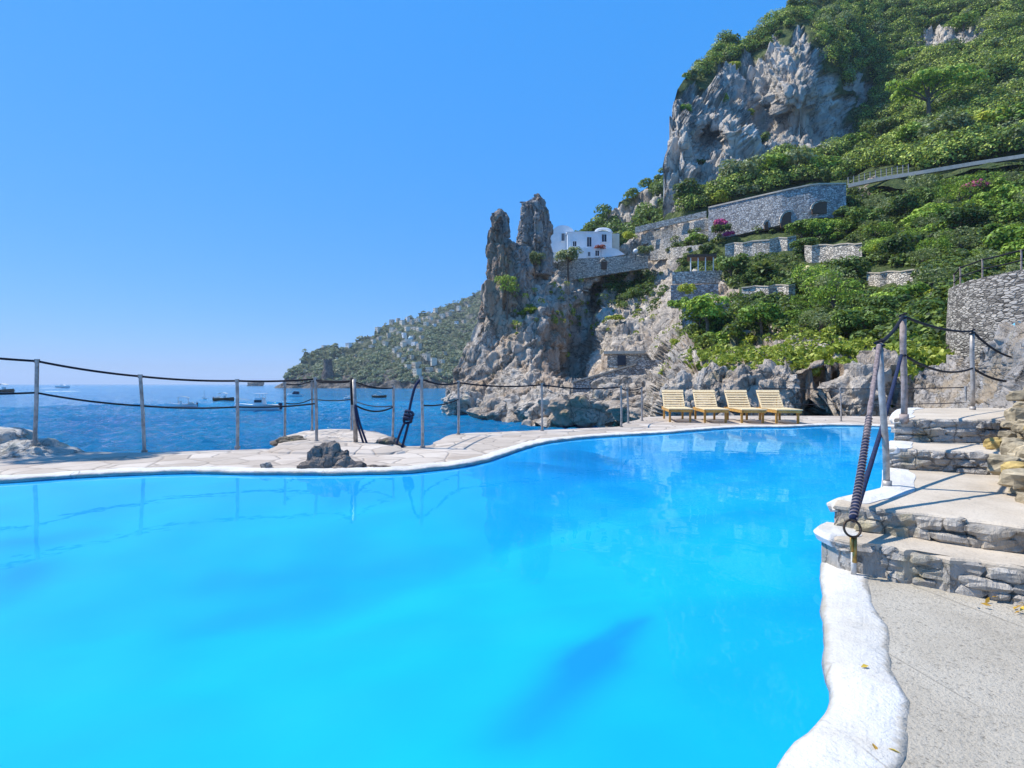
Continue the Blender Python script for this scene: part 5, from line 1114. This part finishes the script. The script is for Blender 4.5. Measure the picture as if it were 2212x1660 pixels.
# islets
for x, w_, h_, Y, lab in ((556, 19, 11, 1300, 'dark pointed rock islet on the horizon left of the headland'), (621, 14, 7, 1000, 'low dark rock islet at the tip of the headland')):
    r = 19 / F * Y if w_ == 19 else 16 / F * Y
    o = boulder('rock_islet', M['headland'], (0, 0, 0), (r, r * .7, h_ / F * Y * 1.25), int(x), amp=.3); p = W(x, 834, Y); o.location = (p.x, p.y, SEA); tag(o, lab, 'islet')

# ------------------------------------------------------------------ boats
M['hull'] = mat_plain('white_gelcoat', (.78, .78, .77), .3, .04); M['hull_brown'] = mat_plain('varnished_hull', (.16, .06, .03), .35, .2); M['canvas'] = mat_plain('boat_canvas', (.62, .60, .55), .8, .1); M['navy'] = mat_plain('navy_canvas', (.03, .04, .08), .7, .1)
M['skin'] = mat_plain('skin', (.42, .25, .17), .6, .1)
def hull(L, B, Hh, n=14, bow=1.):
    rings = []
    for i in range(n + 1):
        u = i / n; x = (u - .5) * L; w_ = B / 2 * min(1, (1 - u ** 3.2) * 1.02) * (.86 + .14 * math.sin(u * 2)); sh = Hh * (1 + .45 * u * u); w_ = max(w_, .02)
        rings.append([(x, -w_, sh), (x + .04 * L * u, -w_ * .86, sh * .45), (x, -w_ * .35, -.25), (x, w_ * .35, -.25), (x + .04 * L * u, w_ * .86, sh * .45), (x, w_, sh)])
    return MB().loft(rings)
def boat(x, y, length_px, rz, label, style, cat='boat'):
    Y = 5.17 * F / (y - 830); p = W(x, y, Y); L = 1.3 * length_px / F * Y; root = empty('motor_boat' if style != 'sail' else 'sailing_boat', (p.x, p.y, SEA), rz, label=label, cat=cat)
    B = L * .34; Hh = L * .135; hm = {'brown': 'hull_brown'}.get(style, 'hull')
    hull(L, B, Hh).build('hull', M[hm], root, smooth=False)
    hull(L * .97, B * .98, Hh * .1).build('deck', M['canvas'], root).location = (0, 0, Hh * 1.02)
    if style == 'yacht':
        rings = [[(L * a, -B * w_ * .5, z), (L * a, B * w_ * .5, z), (L * a2, B * w2 * .5, z2), (L * a2, -B * w2 * .5, z2)] for a, w_, z, a2, w2, z2 in ((-.16, .75, Hh, -.12, .62, Hh * 2.3), (.08, .75, Hh, .02, .62, Hh * 2.3))]
        MB().loft(rings).build('cabin', M['hull'], root)
        MB().box((-.045 * L, -B * .36, Hh * 1.75), (L * .16, .06, Hh * .42)).box((-.045 * L, B * .36, Hh * 1.75), (L * .16, .06, Hh * .42)).build('window', M['glass'], root)
        mb = MB()
        for sx, sy in ((-.14, -.28), (-.14, .28), (.0, -.28), (.0, .28)): mb.tube([(sx * L, sy * B, Hh * 2.2), (sx * L, sy * B, Hh * 3.0)], .03, 6)
        mb.build('canopy_frame', M['pipe'], root); MB().box((-.07 * L, 0, Hh * 3.05), (L * .24, B * .7, .09)).build('canopy', M['hull'], root, bevel=.02)
        mb = MB().tube(smoothline([(.12 * L, -B * .4, Hh * 1.9), (.35 * L, -B * .2, Hh * 2.1), (.47 * L, 0, Hh * 2.2), (.35 * L, B * .2, Hh * 2.1), (.12 * L, B * .4, Hh * 1.9)], 20), .02, 5); mb.build('bow_rail', M['pipe'], root)
        MB().box((-.5 * L, 0, Hh * .9), (L * .06, B * .3, Hh * 1.1)).build('outboard_motor', M['navy'], root)
    elif style in ('day', 'brown'):
        mb = MB()
        for sx, sy in ((-.2, -.3), (-.2, .3), (.12, -.3), (.12, .3)): mb.tube([(sx * L, sy * B, Hh * .9), (sx * L, sy * B, Hh * 2.9)], .025, 6)
        mb.build('canopy_frame', M['pipe'], root)
        rings = [[(L * (-.24 + .4 * u), -B * .4, Hh * 2.75 + Hh * .4 * math.sin(u * 3.14)), (L * (-.24 + .4 * u), B * .4, Hh * 2.75 + Hh * .4 * math.sin(u * 3.14)), (L * (-.24 + .4 * u), B * .4, Hh * 2.85 + Hh * .4 * math.sin(u * 3.14)), (L * (-.24 + .4 * u), -B * .4, Hh * 2.85 + Hh * .4 * math.sin(u * 3.14))] for u in [k / 8 for k in range(9)]]
        MB().loft(rings).build('canopy', M['canvas'], root)
        MB().box((.05 * L, 0, Hh * 1.5), (L * .1, B * .34, Hh)).build('console', M['hull'], root); MB().box((-.3 * L, 0, Hh * 1.3), (L * .16, B * .6, Hh * .6)).build('seat', M['canvas'], root)
        MB().box((-.49 * L, 0, Hh * .9), (L * .06, B * .28, Hh * 1.2)).build('outboard_motor', M['navy'], root)
    elif style == 'cabin':
        MB().loft([[(L * a, -B * .36, Hh), (L * a, B * .36, Hh), (L * a, B * .3, z), (L * a, -B * .3, z)] for a, z in ((-.25, Hh * 2.4), (.02, Hh * 2.6), (.14, Hh * 1.6))]).build('cabin', M['navy'], root)
        MB().box((-.1 * L, 0, Hh * 2.75), (L * .32, B * .66, .08)).build('roof', M['hull'], root)
    elif style == 'low':
        MB().loft([[(L * a, -B * .3, Hh), (L * a, B * .3, Hh), (L * a, B * .24, z), (L * a, -B * .24, z)] for a, z in ((-.12, Hh * 1.9), (.05, Hh * 2.0), (.2, Hh * 1.2))]).build('cabin', M['hull'], root)
    elif style == 'sail':
        MB().tube([(0, 0, Hh), (0, 0, L * 1.7)], .05, 6).build('mast', M['pipe'], root); MB().tube([(0, 0, Hh * 2.4), (-.42 * L, 0, Hh * 2.4)], .06, 6).build('boom', M['canvas'], root)
        MB().box((-.05 * L, 0, Hh * 1.4), (L * .35, B * .5, Hh * .7)).build('cabin', M['hull'], root)
    return root
boat(557, 889, 72, math.pi + .1, 'white motor yacht with a flybridge canopy anchored nearest the terrace fence', 'yacht', 'motor yacht')
boat(393, 882, 44, math.pi + .5, 'small white day boat with a beige sun canopy', 'day'); boat(483, 866, 31, .2, 'dark wooden boat with a pale canopy', 'brown')
boat(637, 857, 25, math.pi, 'white boat with a dark navy cabin off the headland tip', 'cabin'); boat(819, 859.5, 23, .15, 'dark hulled boat with white canopy below the village', 'brown'); boat(757, 863, 20, .4, 'small white sailing boat half hidden by the gate post', 'sail', 'sailing boat')
boat(441, 863, 9, 1.2, 'tiny sailing boat with a bare mast between two motor boats', 'sail', 'sailing boat'); boat(136, 838.6, 22, 0, 'white speedboat racing along the horizon with a long wake', 'low', 'speedboat'); boat(6, 848.5, 34, .1, 'dark low boat at the left edge of the sea', 'brown')
boat(166, 832.6, 4, .8, 'tiny distant sailing boat on the horizon above the speedboat', 'sail', 'sailing boat')
t = NT('foam'); M['foam'] = t.fin(t.ramp(t.noise(1.2, 5, .7), [(.4, (.35, .5, .6)), (.6, (.85, .88, .9))]), .7)
def wake(x0, x1, y, label, wd):
    Y = 5.17 * F / (y - 830); a, b = W(x0, y, Y), W(x1, y, Y); mb = MB(); rings = []
    for k in range(25):
        u = k / 24; x = a.x + (b.x - a.x) * u; w_ = wd * (.15 + .85 * (1 - u)) * (.7 + .6 * abs(noise.noise(Vector((k * .7, y, 0))))); rings.append([(x, Y - w_, SEA + .02), (x, Y, SEA + .2 + .15 * noise.noise(Vector((k, 0, y)))), (x, Y + w_, SEA + .02), (x, Y, SEA - .3)])
    o = MB().loft(rings).build('foam_wake', M['foam']); tag(o, label, 'wake', kind='stuff')
wake(92, 132, 839, 'white foam wake behind the speedboat', 6); wake(100, 172, 846, 'long thin white wake crossing the sea at the left', 1.6); wake(960, 1040, 892.5, 'pale foam along the foot of the cliff', .8)

# ------------------------------------------------------------------ sea haze
hz = MB().box((0, 2000, 130 - 8), (26000, 22200, 276)).build('haze'); tag(hz, 'thin summer haze over the sea that pales the far headland', 'haze', kind='stuff')
hm_ = bpy.data.materials.new('haze'); hm_.use_nodes = True; hn = hm_.node_tree; hn.nodes.remove(hn.nodes['Principled BSDF'])
pv = hn.nodes.new('ShaderNodeVolumePrincipled'); pv.inputs['Color'].default_value = (.80, .90, 1, 1); pv.inputs['Density'].default_value = .00013; hn.links.new(pv.outputs[0], hn.nodes['Material Output'].inputs['Volume']); hz.data.materials.append(hm_)

# ------------------------------------------------------------------ fallen leaves
g = np.random.default_rng(77); n_ = 260
lx = g.normal(2.80, .2, n_); ly = 2.16 + g.normal(0, .10, n_) - (lx - 2.72) * .75; ok = (lx > 2.2); P = np.stack([lx, ly, np.full(n_, .102) + g.uniform(0, .025, n_)], 1)[ok]
nn = g.normal(size=P.shape) * .35 + np.array([0, 0, 1]); nn /= np.linalg.norm(nn, axis=1, keepdims=True)
o = link('fallen_leaves', leaf_mesh('fallen_leaves', quads(g, P, nn, .022, .4)), M['dry']); tag(o, 'yellow dry leaves drifted at the foot of the lowest step', 'leaves', kind='stuff')
for k, (x, y, z, lab) in enumerate([(1868, 1440, .105, 'single brown leaf on the white pool edge'), (1890, 1615, .105, 'left one of two brown leaves at the white pool edge bottom'), (1932, 1622, .105, 'right one of two brown leaves at the white pool edge bottom'), (2090, 1075, .432, 'small brown leaf on the wide landing')]):
    p = WZ(x, y, z); a = k * 1.3; u = Vector((math.cos(a), math.sin(a), .15)) * .016; v = Vector((-math.sin(a), math.cos(a), .3)) * .006
    o = MB().add([-u, -v * 1.2 + Vector((0, 0, .003)), u, v * 1.2 + Vector((0, 0, .004))], [(0, 1, 2, 3)]).build('dead_leaf', M['dry']); o.location = p; tag(o, lab, 'leaf')
